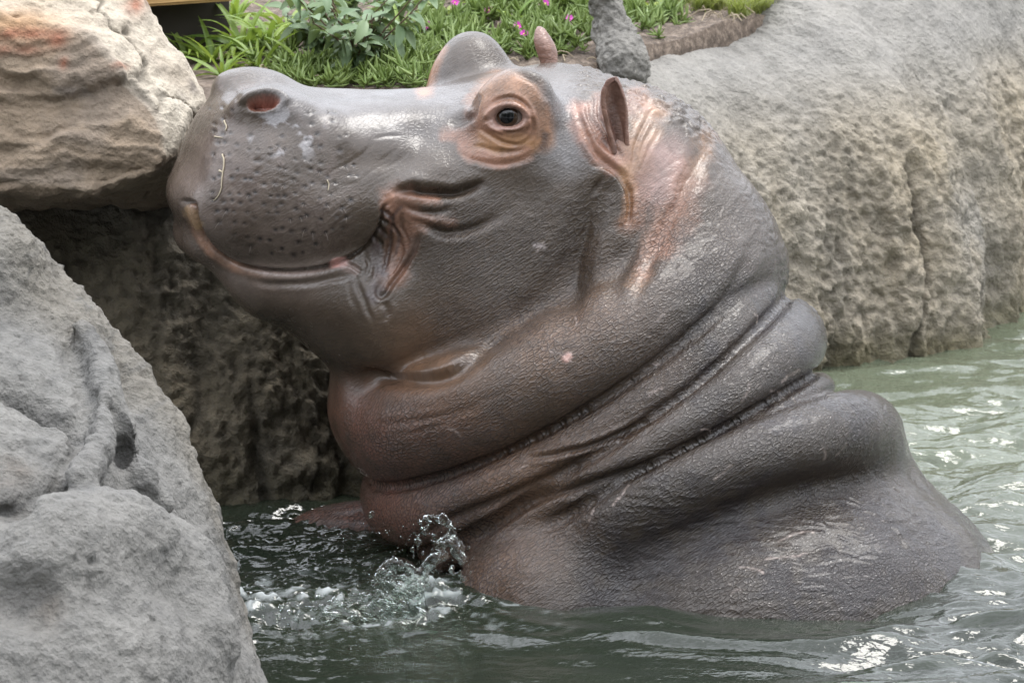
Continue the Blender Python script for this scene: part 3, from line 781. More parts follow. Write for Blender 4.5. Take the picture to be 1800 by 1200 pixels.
# tufts of pale grass on the right, one mesh each: the blades are thinner than can be told apart
def grass_tuft(px, py, n, label):
    b = ground(px, py); Vs, Fs, off = [], [], 0
    for i in range(n):
        az = random.uniform(0, 6.28); L = random.uniform(0.04, 0.085); lean = random.uniform(0.2, 1.1); u = np.linspace(0, 1, 5)
        x = L * lean * u ** 1.5; z = L * u * (1 - 0.35 * lean * u); w = 0.0015 * (1 - u ** 2) + 0.0002
        ox, oy = random.gauss(0, 0.012), random.gauss(0, 0.012)
        P0 = np.stack([x, -w, z], 1); P1 = np.stack([x, w, z], 1); V = np.stack([P0, P1], 1).reshape(-1, 3)
        c, s = math.cos(az), math.sin(az); V = V @ np.array([[c, s, 0], [-s, c, 0], [0, 0, 1]]) + (ox, oy, 0)
        Vs.append(V); Fs.append(grid_faces(5, 2) + off); off += len(V)
    o = link('grass_tuft', make_mesh('grass_tuft', np.concatenate(Vs), np.concatenate(Fs)), GRASS_M, None, b)
    tag(o, label, 'grass', 'pale grass tufts along the top of the wall')
for px, py, lb in [(1232, 22, 'leftmost pale grass tuft on the soil right of the pillar'), (1262, 18, 'yellow green grass tuft second from the pillar'), (1300, 30, 'grass tuft standing on the rim of the wall, lowest of its row'),
                   (1335, 24, 'grass tuft at the middle right of the row on the rim'), (1365, 14, 'rightmost pale grass tuft at the top edge'), (1210, 6, 'grass tuft at the top edge near the lime round leaves')]:
    grass_tuft(px, py, 120, lb)

# flowers
PET = {'magenta': flat_mat('magenta_petal', (0.42, 0.02, 0.32), 0.5), 'mauve': flat_mat('mauve_petal', (0.62, 0.55, 0.70), 0.6)}
EYE_M = flat_mat('flower_eye', (0.55, 0.45, 0.12), 0.7)
def flower(px, py, h, rad, mat, label, n=18, grp=None):
    b = ground(px, py); r = empty('flower', b); tag(r, label, 'flower', grp)
    bm = bmesh.new(); bm_tube(bm, [(0, 0, 0), (0.002, 0.001, h * 0.5), (0, -0.003, h)], [0.0012, 0.0012, 0.001], 5)
    link('stem', bm_mesh('stem', bm), ICE_M, r)
    Vs, Fs, off = [], [], 0
    for i in range(n):
        az = 2 * math.pi * i / n; el = random.uniform(0.2, 0.7)
        R = np.array(Matrix.Rotation(0.7, 3, 'X') @ Matrix.Rotation(az, 3, 'Z') @ Matrix.Rotation(-el, 3, 'Y'))
        u = np.array([0, 0.5, 1.0]); w = np.array([0.06, 0.14, 0.07]) * rad
        V = np.stack([np.stack([u * rad, -w, 0 * u], 1), np.stack([u * rad, w, 0 * u], 1)], 1).reshape(-1, 3) @ R.T + (0, -0.003, h)
        Vs.append(V); Fs.append(grid_faces(3, 2) + off); off += len(V)
    link('petals', make_mesh('petals', np.concatenate(Vs), np.concatenate(Fs)), mat, r)
    bm = bmesh.new(); bmesh.ops.create_uvsphere(bm, u_segments=8, v_segments=6, radius=rad * 0.22)
    for v in bm.verts: v.co += Vector((0, -0.005, h + 0.001))
    link('centre', bm_mesh('centre', bm), EYE_M, r)
for px, py, rad, m, lb in [(737, 75, 0.011, 'magenta', 'magenta flower left of the far eye bump'), (751, 72, 0.010, 'magenta', 'magenta flower touching the one left of the far eye bump, on its right'), (958, 32, 0.009, 'magenta', 'magenta flower above the far ear tip'),
        (859, 44, 0.008, 'magenta', 'small magenta bud in the mat above the eye bumps'), (911, 72, 0.009, 'magenta', 'faded magenta flower in the mat left of the far ear'), (921, 86, 0.008, 'magenta', 'lowest magenta flower just left of the far ear'),
        (352, 72, 0.010, 'mauve', 'pale mauve flower beside the boulder'), (566, 95, 0.012, 'mauve', 'pale mauve flower seen through the shrub leaves'),
        (690, 96, 0.009, 'magenta', 'magenta flower right of the shrub, above the snout'), (800, 30, 0.008, 'magenta', 'magenta flower above the far eye bump near the lime leaf'), (1000, 58, 0.008, 'magenta', 'magenta flower between the far ear and the rock pillar')]:
    flower(px, py, 0.030, rad * 1.25, PET[m], lb, grp='flowers of the planting bed')
# ------------------------------------------------------------------ the hippo: rough body as one implicit solid
NEAR = np.array([0.26, -0.25, -0.93]); NEAR /= np.linalg.norm(NEAR)       # the head's camera-side direction
HF = np.array([-0.93, 0.0, -0.26]); HF /= np.linalg.norm(HF)              # towards the nose
HU = np.cross(NEAR, HF); HU /= np.linalg.norm(HU)
if HU[1] < 0: HU = -HU
H0 = pt(870, 260, 0.0)
HR = np.stack([HF, NEAR, HU])                                            # rows: forward, side, up
def hp(f, s, u): return H0 + (HF * f + NEAR * s + HU * u) / 1000.0

GRID = 0.0055
hf = Field((-0.66, -0.60, -0.56), (0.94, 0.60, 0.52), GRID)

def head_ell(f, s, u, rf, rs, ru, k, mode='add', both=True, tilt=0.0):
    c, q = math.cos(tilt), math.sin(tilt)
    for sg in ((1, -1) if (both and s != 0) else (1,)):
        R = np.stack([HF * c + HU * q, NEAR, HU * c - HF * q])
        hf.ellipsoid(hp(f, s * sg, u), (rf / 1000, rs / 1000, ru / 1000), R, k / 1000, mode)
def head_cone(a, b, ra, rb, k, mode='add', both=True, sq=None):
    for sg in ((1, -1) if both else (1,)):
        hf.cone(hp(a[0], a[1] * sg, a[2]), hp(b[0], b[1] * sg, b[2]), ra / 1000, rb / 1000, k / 1000, mode, sq)

# cranium, snout, muzzle, jaws
head_ell(-130, 0, -6, 205, 198, 138, 60)
head_ell(-60, 0, 36, 170, 150, 90, 60)
head_cone((40, 40, 2), (430, 62, -4), 92, 90, 50)
head_cone((60, 100, -70), (330, 105, -70), 100, 95, 60)
head_ell(404, 0, -42, 138, 162, 138, 50)
head_ell(408, 92, -80, 134, 108, 114, 50)
head_ell(10, 105, -165, 225, 160, 215, 70)            # jowls
head_ell(-150, 120, -60, 170, 130, 170, 70)
# lower jaw
head_ell(494, 0, -166, 70, 104, 40, 30)
head_ell(515, 0, -92, 66, 118, 52, 36)
head_cone((512, 46, -156), (400, 78, -208), 40, 78, 22)
head_cone((400, 78, -205), (230, 95, -255), 80, 125, 30)
head_cone((230, 95, -255), (60, 105, -235), 125, 165, 40)
# eye bumps
head_cone((14, 140, 30), (4, 166, 124), 84, 50, 45)
head_ell(12, 150, 95, 70, 62, 68, 30)
# nostrils
head_ell(425, 84, 88, 66, 46, 32, 34)
# ---------------------------------------------------------------- neck: a stack of thick skin rolls, each a rounded disc
def roll(T, M, N, tT, tM, tN, b, k, wc=0.03):
    T3, N3 = pt(*T, wc), pt(*N, wc); C3 = (T3 + N3) / 2
    A = (N3 - T3) / 2
    M3 = pt(*M, wc - b); B = M3 - C3
    B = B - A * (B @ A) / (A @ A) * 0.0
    nrm = np.cross(A, B); nrm /= np.linalg.norm(nrm)
    G = np.linalg.inv(np.array([[A @ A, A @ B], [A @ B, B @ B]]))
    def fn(X, Y, Z):
        dx, dy, dz = X - C3[0], Y - C3[1], Z - C3[2]
        h = dx * nrm[0] + dy * nrm[1] + dz * nrm[2]
        da = dx * A[0] + dy * A[1] + dz * A[2]; db = dx * B[0] + dy * B[1] + dz * B[2]
        p = G[0, 0] * da + G[0, 1] * db; q = G[1, 0] * da + G[1, 1] * db
        rho = np.sqrt(p * p + q * q) + 1e-6
        vx = dx - h * nrm[0]; vy = dy - h * nrm[1]; vz = dz - h * nrm[2]
        r = np.sqrt(vx * vx + vy * vy + vz * vz) + 1e-6
        c = p / rho
        t = tM + (np.where(c > 0, tN, tT) - tM) * c * c
        return np.sqrt(np.maximum(r - r / rho, 0) ** 2 + h * h) - t / 1000.0
    m = np.abs(A) + np.abs(B) + max(tT, tM, tN) / 1000.0
    hf.op(fn, C3 - m, C3 + m, k / 1000.0)
# inner neck, head to body
hf.chain([pt(1110, 330, 0.04), pt(1130, 480, 0.04), pt(1090, 680, 0.06)], [0.175, 0.245, 0.30], 0.05)
hf.ellipsoid(pt(1290, 1090, 0.04), (0.44, 0.29, 0.462), None, 0.09)
hf.ellipsoid(pt(1483, 1070, 0.07), (0.278, 0.245, 0.39), None, 0.08)
roll((890, 1070), (1210, 850), (1515, 777), 64, 52, 77, 0.374, 85)
roll((702, 735), (985, 650), (1272, 436), 112, 88, 88, 0.285, 36)
hf.ellipsoid(pt(655, 690, -0.02), (0.075, 0.085, 0.10), None, 0.05)
roll((700, 880), (1040, 772), (1298, 500), 66, 46, 76, 0.315, 8)
roll((770, 960), (1130, 795), (1378, 590), 60, 38, 70, 0.345, 7)
roll((830, 1000), (1190, 838), (1425, 690), 40, 34, 38, 0.35, 6)
# body
hf.cone(pt(1505, 850, 0.06), pt(1655, 1040, 0.06), 0.085, 0.09, 0.05)
hf.cone(pt(1640, 1020, 0.06), pt(1715, 1170, 0.06), 0.092, 0.13, 0.05)
hf.ellipsoid(pt(965, 1085, -0.20), (0.168, 0.185, 0.185), None, 0.045)
hf.ellipsoid(pt(800, 1150, -0.03), (0.09, 0.16, 0.12), None, 0.02)
hf.ellipsoid(pt(690, 930, 0.22), (0.19, 0.055, 0.08), None, 0.03)
hV, hFq = hf.mesh()
del hf
# even out the lattice of the solid
lap_e = np.concatenate([hFq[:, [0, 1]], hFq[:, [1, 2]], hFq[:, [2, 3]], hFq[:, [3, 0]]])
for lap_i in range(8):
    acc = np.zeros_like(hV); cnt = np.bincount(lap_e.ravel(), minlength=len(hV)).astype(float)[:, None]
    for c_ in range(3):
        acc[:, c_] = np.bincount(lap_e[:, 0], hV[lap_e[:, 1], c_], len(hV)) + np.bincount(lap_e[:, 1], hV[lap_e[:, 0], c_], len(hV))
    hV = hV + (0.55 if lap_i % 2 == 0 else -0.35) * (acc / cnt - hV)
# ------------------------------------------------------------------ fine shape: folds, lids, pleats, pits pressed into the skin
keep = to_world(hV)[:, 2] > -0.25
fk = keep[hFq].all(1)
used = np.unique(hFq[fk]); remap = np.full(len(hV), -1); remap[used] = np.arange(len(used))
me_h = subdivided(make_mesh('hippo', hV[used], remap[hFq[fk]]), 1)
P = get_co(me_h); Nn = get_no(me_h)
VIEW = P - np.array([0, 0, -DIST]); VIEW /= np.linalg.norm(VIEW, axis=1)[:, None]
PX = to_px(P)
facing = -(Nn * VIEW).sum(1)
near = sstep(-0.05, 0.15, facing)
def polyline(path, sub, closed=False):
    """distance, side (positive on the right hand of the direction) and 0..1 run along a polyline for photo positions"""
    path = np.asarray(path, float)
    seg = np.linalg.norm(np.diff(path, axis=0), axis=1); cum = np.concatenate([[0], np.cumsum(seg)]); tot = cum[-1]
    best = np.full(len(sub), 1e9); run = np.zeros(len(sub)); side = np.zeros(len(sub))
    for i in range(len(path) - 1):
        a, b = path[i], path[i + 1]; ab = b - a; L2 = ab @ ab + 1e-9
        t = np.clip(((sub - a) @ ab) / L2, 0, 1)
        q = sub - (a + t[:, None] * ab); d = np.hypot(q[:, 0], q[:, 1])
        m = d < best
        best[m] = d[m]; run[m] = (cum[i] + t[m] * seg[i]) / tot
        side[m] = np.sign(ab[0] * q[m, 1] - ab[1] * q[m, 0])
    return best, side, run
disp = np.zeros(len(P))
_ed = np.empty(len(me_h.edges) * 2, np.int32); me_h.edges.foreach_get('vertices', _ed); _ed = _ed.reshape(-1, 2)
_cn = np.bincount(_ed.ravel(), minlength=len(P)).astype(float)
def relax(A, n):
    A = A.copy()
    for _ in range(n):
        B = np.empty_like(A)
        for c_ in range(A.shape[1]):
            B[:, c_] = (np.bincount(_ed[:, 0], A[_ed[:, 1], c_], len(A)) + np.bincount(_ed[:, 1], A[_ed[:, 0], c_], len(A))) / _cn
        A = A + 0.7 * (B - A)
    return A
_s0 = relax(P, 8); _c0 = relax(np.clip(((relax(_s0, 14) - _s0) * Nn).sum(1) * 1000, 0, 3)[:, None], 6)[:, 0]
_m0 = sstep(0.15, 0.6, _c0)[:, None]
P = P * (1 - _m0) + relax(P, 26) * _m0
Nn = relax(Nn, 3); Nn /= np.linalg.norm(Nn, axis=1)[:, None]
_s1 = relax(P, 26); conc1 = ((_s1 - P) * Nn).sum(1) * 1000; conc2 = ((relax(_s1, 32) - P) * Nn).sum(1) * 1000
neckw = sstep(590, 690, PX[:, 1] + 0.42 * (PX[:, 0] - 700)) * sstep(80, 30, PX[:, 1] - np.interp(PX[:, 0], [800, 950, 1100, 1200, 1330, 1432, 1500], [975, 872, 832, 790, 740, 712, 705])) * sstep(-0.13, -0.06, to_world(P)[:, 2])
_c = np.clip(relax(conc1[:, None], 5)[:, 0], 0, 5) * 6.0 + np.clip(conc2, -3, 9) * 0.7
disp -= relax(_c[:, None], 5)[:, 0] * neckw
def pick(path, reach, lo=0.0, dlim=None):
    path = np.asarray(path, float)
    m = (PX[:, 0] > path[:, 0].min() - reach) & (PX[:, 0] < path[:, 0].max() + reach) & (PX[:, 1] > path[:, 1].min() - reach) & (PX[:, 1] < path[:, 1].max() + reach) & (facing > lo)
    if dlim is not None: m &= (P[:, 2] < dlim)
    return np.nonzero(m)[0]
wob = 5.0 * fbm(P * 22, 3, seed=5)[:, None] * np.array([[1.0, 0.0]]) + 5.0 * fbm(P * 22 + 9, 3, seed=6)[:, None] * np.array([[0.0, 1.0]])
def crease(path, w, d, rim=0.35, taper=0.5, wobble=0.35, dlim=None):
    path = smooth_path(path); idx = pick(path, w * 5, dlim=dlim)
    if len(idx) == 0: return
    dist, side, run = polyline(path, PX[idx] + wob[idx] * wobble)
    tp = np.clip(np.sin(np.pi * np.clip(run, 0.001, 0.999)), 0, 1) ** taper if taper > 0 else 1.0
    end = np.exp(-np.maximum(0, np.where((run < 0.002) | (run > 0.998), dist - w, 0)) / w)
    disp[idx] += (-d * np.exp(-(dist / w) ** 2) + rim * d * np.exp(-((dist - 2.1 * w) / w) ** 2)) * tp * end * near[idx]
def fold(path, h, wid, sharp=3.0, taper=0.5, wobble=0.35, undercut=0.3):
    """skin on the right-hand side of the path swells over a sharp line; the other side drops"""
    path = smooth_path(path); idx = pick(path, wid * 3)
    if len(idx) == 0: return
    dist, side, run = polyline(path, PX[idx] + wob[idx] * wobble)
    s = dist * side
    tp = np.clip(np.sin(np.pi * np.clip(run, 0.001, 0.999)), 0, 1) ** taper
    prof = np.where(s > 0, h * np.exp(-(s / wid) ** 2) * sstep(0, sharp * 1.5, s + 0.5), -h * undercut * np.exp(-(s / (wid * 0.5)) ** 2))
    end = np.where((run < 0.002) | (run > 0.998), np.exp(-(dist / (wid * 0.4)) ** 2), 1.0)
    disp[idx] += prof * tp * end * near[idx]
def ridge(path, w, h, taper=0.5, wobble=0.3): crease(path, w, -h, 0.0, taper, wobble)
def dent(c, r, d, asp=1.0, ang=0.0, pw=2.0):
    c = np.array(c, float); R = max(r, r * asp) * 2.2
    idx = pick(c[None], R)
    q = PX[idx] - c; ca, sa = math.cos(ang), math.sin(ang)
    x = (q[:, 0] * ca + q[:, 1] * sa) / (r * asp); y = (-q[:, 0] * sa + q[:, 1] * ca) / r
    disp[idx] -= d * np.exp(-(x * x + y * y) ** (pw / 2)) * near[idx]

# --- eye
EYE = np.array([894.0, 206.0])
fold_ring = [(868, 184), (876, 177), (896, 172), (913, 177), (925, 189), (932, 205), (936, 222), (934, 238), (926, 249)]
dent(EYE, 45, -4.0, 1.05)
crease(fold_ring, 3.2, 4.0, 0.5, 0.45, 0.1)
crease([(845, 226), (858, 235), (872, 244), (888, 251), (905, 255), (921, 251), (934, 240)], 3.4, 3.4, 0.5, 0.5, 0.1)
crease([(828, 256), (848, 259), (870, 265), (895, 267), (917, 262), (936, 248)], 4.0, 3.0, 0.4, 0.7, 0.3)
crease([(806, 266), (830, 281), (860, 288), (890, 288), (920, 281), (943, 268)], 4.6, 3.2, 0.3, 0.7, 0.4)
crease([(862, 216), (872, 221), (885, 229), (900, 231), (917, 226), (926, 214)], 2.6, 2.6, 0.5, 0.4, 0.0)
crease([(852, 214), (862, 212), (871, 208)], 2.2, 2.5, 0.4, 0.3, 0.0)
crease([(842, 165), (834, 185), (828, 203), (806, 214), (790, 220)], 8, 10, 0.25, 0.5, 0.3)
crease([(905, 128), (935, 138), (950, 152), (962, 178)], 6, 6, 0.2, 0.6, 0.2)
q = PX - EYE; r2 = (q[:, 0] / 25.0) ** 2 + ((q[:, 1] + 0.16 * q[:, 0] * (q[:, 0] < 0)) / 15.5) ** 2
mk = (facing > 0) & (r2 < 9)
disp += np.where(mk, -17 * sstep(1.18, 0.8, r2) + 6.0 * np.exp(-((np.sqrt(r2) - 1.42) / 0.30) ** 2) * (1 + 0.5 * (q[:, 1] < 0)), 0)
# --- nostril
NO = np.array([462.0, 182.0])
q = PX - NO; qx = q[:, 0] * 0.985 - q[:, 1] * 0.17; qy = q[:, 1] * 0.985 + q[:, 0] * 0.17
r2n = (qx / 27.0) ** 2 + (qy / 12.5) ** 2
mk = (facing > -0.1) & (np.abs(q[:, 0]) < 90) & (np.abs(q[:, 1]) < 60)
disp += np.where(mk, -30 * sstep(1.2, 0.7, r2n) + 7 * np.exp(-((np.sqrt(r2n) - 1.45) / 0.35) ** 2) * sstep(8, -6, q[:, 1]) + 2 * np.exp(-((np.sqrt(r2n) - 1.4) / 0.3) ** 2), 0)
ridge([(420, 150), (395, 175), (375, 215)], 16, 3)
crease([(405, 160), (425, 185), (440, 205)], 9, 3.5, 0.3)
crease([(480, 150), (560, 172), (650, 180)], 16, 4, 0.3)
# --- muzzle: lip line, corner, soft wrinkles
LIP = [(312, 352), (345, 356), (352, 385), (372, 424), (396, 447), (424, 461), (462, 470), (500, 473), (540, 471), (575, 465), (612, 450), (640, 432), (660, 408), (668, 385), (671, 365), (686, 349)]
idx = pick(LIP, 60)
dist, side, run = polyline(smooth_path(LIP), PX[idx]); s = dist * side           # positive: below the line
up = np.where(s < 0, 7 * np.exp(-(s / 26) ** 2), 0); gro = -10 * np.exp(-((s - 1.5) / 3.6) ** 2)
low = np.where(s > 0, 3 * np.exp(-((s - 14) / 8) ** 2), 0) * sstep(0.8, 0.6, run)
disp[idx] += (up + gro + low) * near[idx] * sstep(0.0, 0.06, run) * sstep(1.0, 0.93, run)
crease([(440, 492), (480, 500), (540, 497), (600, 486), (625, 480)], 5, 3, 0.4)
dent((690, 430), 62, 16, 0.6, 0.2)
dent((668, 505), 40, 8, 0.6, 0.3)
crease([(688, 344), (702, 336), (725, 333), (755, 337), (800, 337), (855, 319)], 8, 15, 0.12, 0.8, 0.5)
crease([(745, 330), (790, 330), (848, 316)], 20, 7, 0.1, 0.7)
fold([(850, 318), (800, 333), (755, 334), (725, 330), (700, 333)], 9, 22, 4)
crease([(705, 361), (730, 370), (762, 373), (800, 366)], 5, 6, 0.2, 0.9, 0.6)
crease([(722, 385), (738, 392), (760, 403), (782, 410), (808, 408), (850, 395), (890, 372)], 8, 10, 0.15, 0.9, 0.6)
crease([(760, 392), (800, 396), (850, 384), (900, 360)], 18, 5, 0.1, 0.8)
ridge([(745, 388), (775, 390), (800, 393)], 7, 4)
for pth, w_, d_ in [([(671, 368), (684, 378), (692, 388)], 3, 5), ([(668, 386), (680, 395), (686, 405)], 3, 5), ([(662, 402), (674, 412), (678, 425)], 3.2, 5),
        ([(651, 417), (664, 428), (668, 444)], 3.2, 5), ([(706, 364), (694, 380), (690, 398), (697, 418), (692, 440)], 3, 5), ([(707, 372), (706, 400), (712, 428), (708, 436)], 2.8, 4),
        ([(690, 400), (683, 425), (676, 452), (670, 480)], 3.2, 5.5), ([(697, 430), (700, 450), (690, 475), (686, 490)], 3, 4.5), ([(737, 412), (724, 445), (703, 477), (686, 500), (672, 521), (665, 509), (672, 486)], 4.5, 9),
        ([(628, 482), (632, 505), (641, 525), (646, 548), (656, 568)], 4.5, 4), ([(612, 492), (616, 520), (632, 548)], 4, 1.6), ([(655, 455), (658, 480), (650, 500)], 3.5, 3.5),
        ([(640, 447), (648, 468), (640, 488)], 3.0, 4), ([(676, 530), (682, 548), (676, 566)], 5, 4)]:
    crease(pth, w_, d_, 0.3, 0.8, 1.0)
crease([(606, 462), (622, 468), (636, 478)], 3, 4, 0.5)
crease([(655, 246), (680, 240), (712, 237)], 3, 1.6, 0.2, 0.9)
dent((700, 282), 16, 4, 1.9, -0.1)
dent((616, 290), 22, 4, 1.0); dent((560, 215), 45, -6, 1.5, 0.2)
for k in range(22):                                     # hair-fine wrinkles across the lip's side
    a = np.array([560 + 110 * random.random(), 290 + 150 * random.random()]); l = 25 + 30 * random.random()
    crease([a, a + l * np.array([0.62, -0.55 + 0.2 * random.random()]), a + 1.8 * l * np.array([0.75, -0.5])], 2.6, 0.8, 0.2, 0.9, 1.0)
ridge([(498, 205), (570, 226), (645, 262)], 26, 6)
dent((590, 318), 36, 7, 1.5, 0.3); dent((655, 283), 24, 5, 1.4, 0.2)
ridge([(640, 440), (672, 392), (690, 345), (725, 315), (790, 302)], 17, 7)
ridge([(735, 270), (800, 300), (880, 305)], 22, 4); dent((740, 235), 22, 5, 1.3)
# bristle pits in loose rows
pits = []
for r_ in range(14):
    for c_ in range(15):
        x = 372 + c_ * 18 + 4 * (r_ % 2) * 2 + random.uniform(-6, 6); y = 196 + r_ * 20 + random.uniform(-6, 6) + 0.05 * (x - 400)
        if x < 352 + max(0, 300 - y) * 0.05: continue
        lim = 470 - 0.0035 * (x - 510) ** 2 - 18
        if y > lim or x > 640 - 0.25 * abs(y - 330): continue
        if y < 235 and 425 < x < 500: continue
        if random.random() < 0.14 + max(0, (x - 540) / 240): continue
        pits.append((x, y, random.uniform(2.8, 4.8)))
pitmask = np.zeros(len(P))
for x, y, r_ in pits:
    idx = pick([(x, y)], 14)
    q = PX[idx] - (x, y); e = np.exp(-((q[:, 0] / r_) ** 2 + (q[:, 1] / (r_ * 0.8)) ** 2))
    disp[idx] -= 2.0 * e * near[idx]; pitmask[idx] = np.maximum(pitmask[idx], e * near[idx])
    disp[idx] += 0.7 * np.exp(-((np.hypot(q[:, 0], q[:, 1] - 5) - 2) / 5) ** 2) * near[idx]
# --- ear surroundings and side of the neck
for pth, w_, d_ in [([(1052, 165), (1052, 190), (1060, 220), (1074, 248), (1092, 275)], 3.5, 7), ([(1040, 168), (1044, 200), (1054, 232), (1072, 258)], 3.5, 5), ([(1063, 165), (1066, 195), (1074, 225), (1086, 250)], 3.2, 5),
        ([(1031, 180), (1036, 205), (1048, 240), (1066, 262)], 3.5, 6), ([(1012, 178), (1022, 212), (1036, 248), (1058, 280), (1085, 298), (1100, 318)], 5, 8),
        ([(1106, 316), (1110, 285), (1122, 245), (1146, 192)], 3.2, 5), ([(1112, 310), (1124, 270), (1150, 215)], 3, 3), ([(1118, 312), (1135, 275), (1160, 225)], 3, 2.5),
        ([(1100, 318), (1106, 350), (1104, 378), (1100, 398)], 4, 8), ([(1062, 308), (1048, 330), (1038, 350)], 4, 4)]:
    crease(pth, w_ * 1.1, d_ * 0.85, 0.3, 0.7, 0.8)
ridge([(1016, 190), (1028, 225), (1046, 260), (1072, 284), (1095, 300)], 9, 7)
fold([(1040, 292), (1070, 300), (1092, 325), (1102, 360), (1100, 398)], 9, 24, 4)
crease([(1052, 315), (1040, 360), (1028, 410), (1014, 460), (1002, 530), (994, 600)], 24, 13, 0.3, 0.8, 0.6)
crease([(1046, 345), (1030, 410), (1014, 470), (1004, 520)], 6, 4, 0.2, 0.9, 0.8)
ridge([(1075, 340), (1066, 400), (1046, 470), (1030, 540)], 20, 6)
crease([(1243, 240), (1222, 290), (1196, 350), (1165, 415), (1135, 480), (1110, 540)], 12, 9, 0.3, 0.6, 0.8)
for o_ in (-9, 0, 8): crease([(1240 + o_, 250), (1215 + o_ * 1.6, 308), (1186 + o_, 372), (1152 + o_ * 0.5, 440), (1128 + o_ * 1.2, 500)], 3.2, 1.1, 0.2, 0.8, 2.2)
crease([(1150, 360), (1120, 420), (1090, 480), (1072, 530)], 16, 6, 0.3)
crease([(1330, 420), (1290, 500), (1240, 560), (1180, 615)], 10, 5, 0.3)
# --- throat and rolls
crease([(640, 650), (690, 664), (740, 670), (790, 660), (828, 634), (865, 606), (915, 590)], 13, 14, 0.05, 0.7, 0.1)
fold([(915, 585), (865, 600), (828, 628), (790, 654), (740, 664), (690, 658), (640, 645)], 14, 50, 4, 0.6, 0.1, 0.0)
crease([(650, 750), (720, 742), (790, 728), (850, 705), (905, 680)], 6, 2.4, 0.3, 0.9, 0.8)
crease([(690, 765), (760, 752), (830, 722), (880, 712)], 5, 1.6, 0.3, 0.9, 0.8)
crease([(925, 806), (980, 797), (1040, 783), (1095, 760), (1142, 737)], 4.5, 7, 0.6, 0.5, 0.3)
for pth, d_ in [([(725, 950), (800, 909), (880, 878), (960, 842), (1040, 800)], 13), ([(808, 968), (880, 914), (950, 873), (1060, 843), (1150, 812)], 17)]:
    crease(pth, 10, d_, 0.1, 0.6, 0.05)
crease([(1250, 885), (1400, 862), (1520, 850), (1600, 838)], 24, 3, 0.2, 0.6, 1.0)
crease([(812, 965), (800, 990), (797, 1030), (802, 1095)], 9, 16, 0.2, 0.15, 0.4)
# pebbled crown behind the ears
ysil = np.interp(PX[:, 0], [940, 960, 1060, 1140, 1200, 1245, 1290], [100, 97, 115, 150, 180, 215, 280])
top = sstep(985, 1040, PX[:, 0]) * sstep(1290, 1210, PX[:, 0]) * sstep(62, 34, PX[:, 1] - ysil) * (P[:, 1] > 0.2)
wv = worley(np.stack([P[:, 0] * 50, P[:, 1] * 70, P[:, 2] * 50], 1) + 0.8 * fbm(P * 25, 2, seed=13)[:, None], 3)
disp += top * (9.0 * (0.5 - wv) + 2.5 * fbm(P * 60, 2, seed=15))
# slow unevenness and skin grain
disp += 2.2 * fbm(P * 9, 3, seed=11) + 0.18 * fbm(P * 60, 2, seed=12)
# creases across the rolls
AL = np.array([0.80, 0.60, 0.0]); AC = np.array([-0.60, 0.80, 0.0])
skin_co = np.stack([P @ AL, P @ AC, P[:, 2]], 1)
body = sstep(0.0, 0.12, (PX[:, 1] - (640 - 0.55 * (PX[:, 0] - 700))) / 1000.0)            # the neck and trunk, below the head
cheek_ = sstep(690, 800, PX[:, 0]) * sstep(290, 380, PX[:, 1])
thr_ = np.exp(-(np.hypot((PX[:, 0] - 760) / 110, (PX[:, 1] - 655) / 45)) ** 2)
wr = (1 - 0.85 * thr_) * np.clip(0.34 + 0.45 * cheek_ + 0.75 * body, 0, 1) * np.clip(0.85 + 0.5 * fbm(P * 6, 3, seed=14), 0.3, 1.2)
c1 = worley(np.stack([skin_co[:, 0] * 70, skin_co[:, 1] * 120, skin_co[:, 2] * 80], 1) + 0.6 * fbm(P * 30, 2, seed=3)[:, None], 8)
disp += (0.5 - c1) * 0.35 * wr
# longer wrinkles running with the folds on nape, flank and cheek
wl1 = ridged(np.stack([skin_co[:, 0] * 13, skin_co[:, 1] * 62, skin_co[:, 2] * 26], 1) + 0.7 * fbm(P * 14, 2, seed=16)[:, None], 2, seed=17)
hz = np.stack([P[:, 0] * 14, P[:, 1] * 64, P[:, 2] * 26], 1)
wl2 = ridged(hz + 0.7 * fbm(P * 12, 2, seed=18)[:, None], 2, seed=19)
zn = sstep(1080, 1230, PX[:, 0]) * sstep(230, 330, PX[:, 1]) * sstep(900, 700, PX[:, 1]) + 0.6 * cheek_ * sstep(660, 560, PX[:, 1])
zf_ = sstep(880, 1000, PX[:, 0]) * sstep(780, 860, PX[:, 1])
md_ = np.clip(0.75 + 0.8 * fbm(P * 5, 2, seed=20), 0.1, 1.4)
disp -= 1.5 * md_ * (np.clip(zn, 0, 1) * sstep(0.35, 1.25, wl1) + zf_ * sstep(0.35, 1.25, wl2))
P2 = P + Nn * disp[:, None] / 1000.0
_rm = (sstep(1.0, 3.0, relax(np.clip(conc1, 0, 6)[:, None], 4)[:, 0]) * neckw)[:, None]
P2 = P2 * (1 - _rm) + relax(P2, 8) * _rm

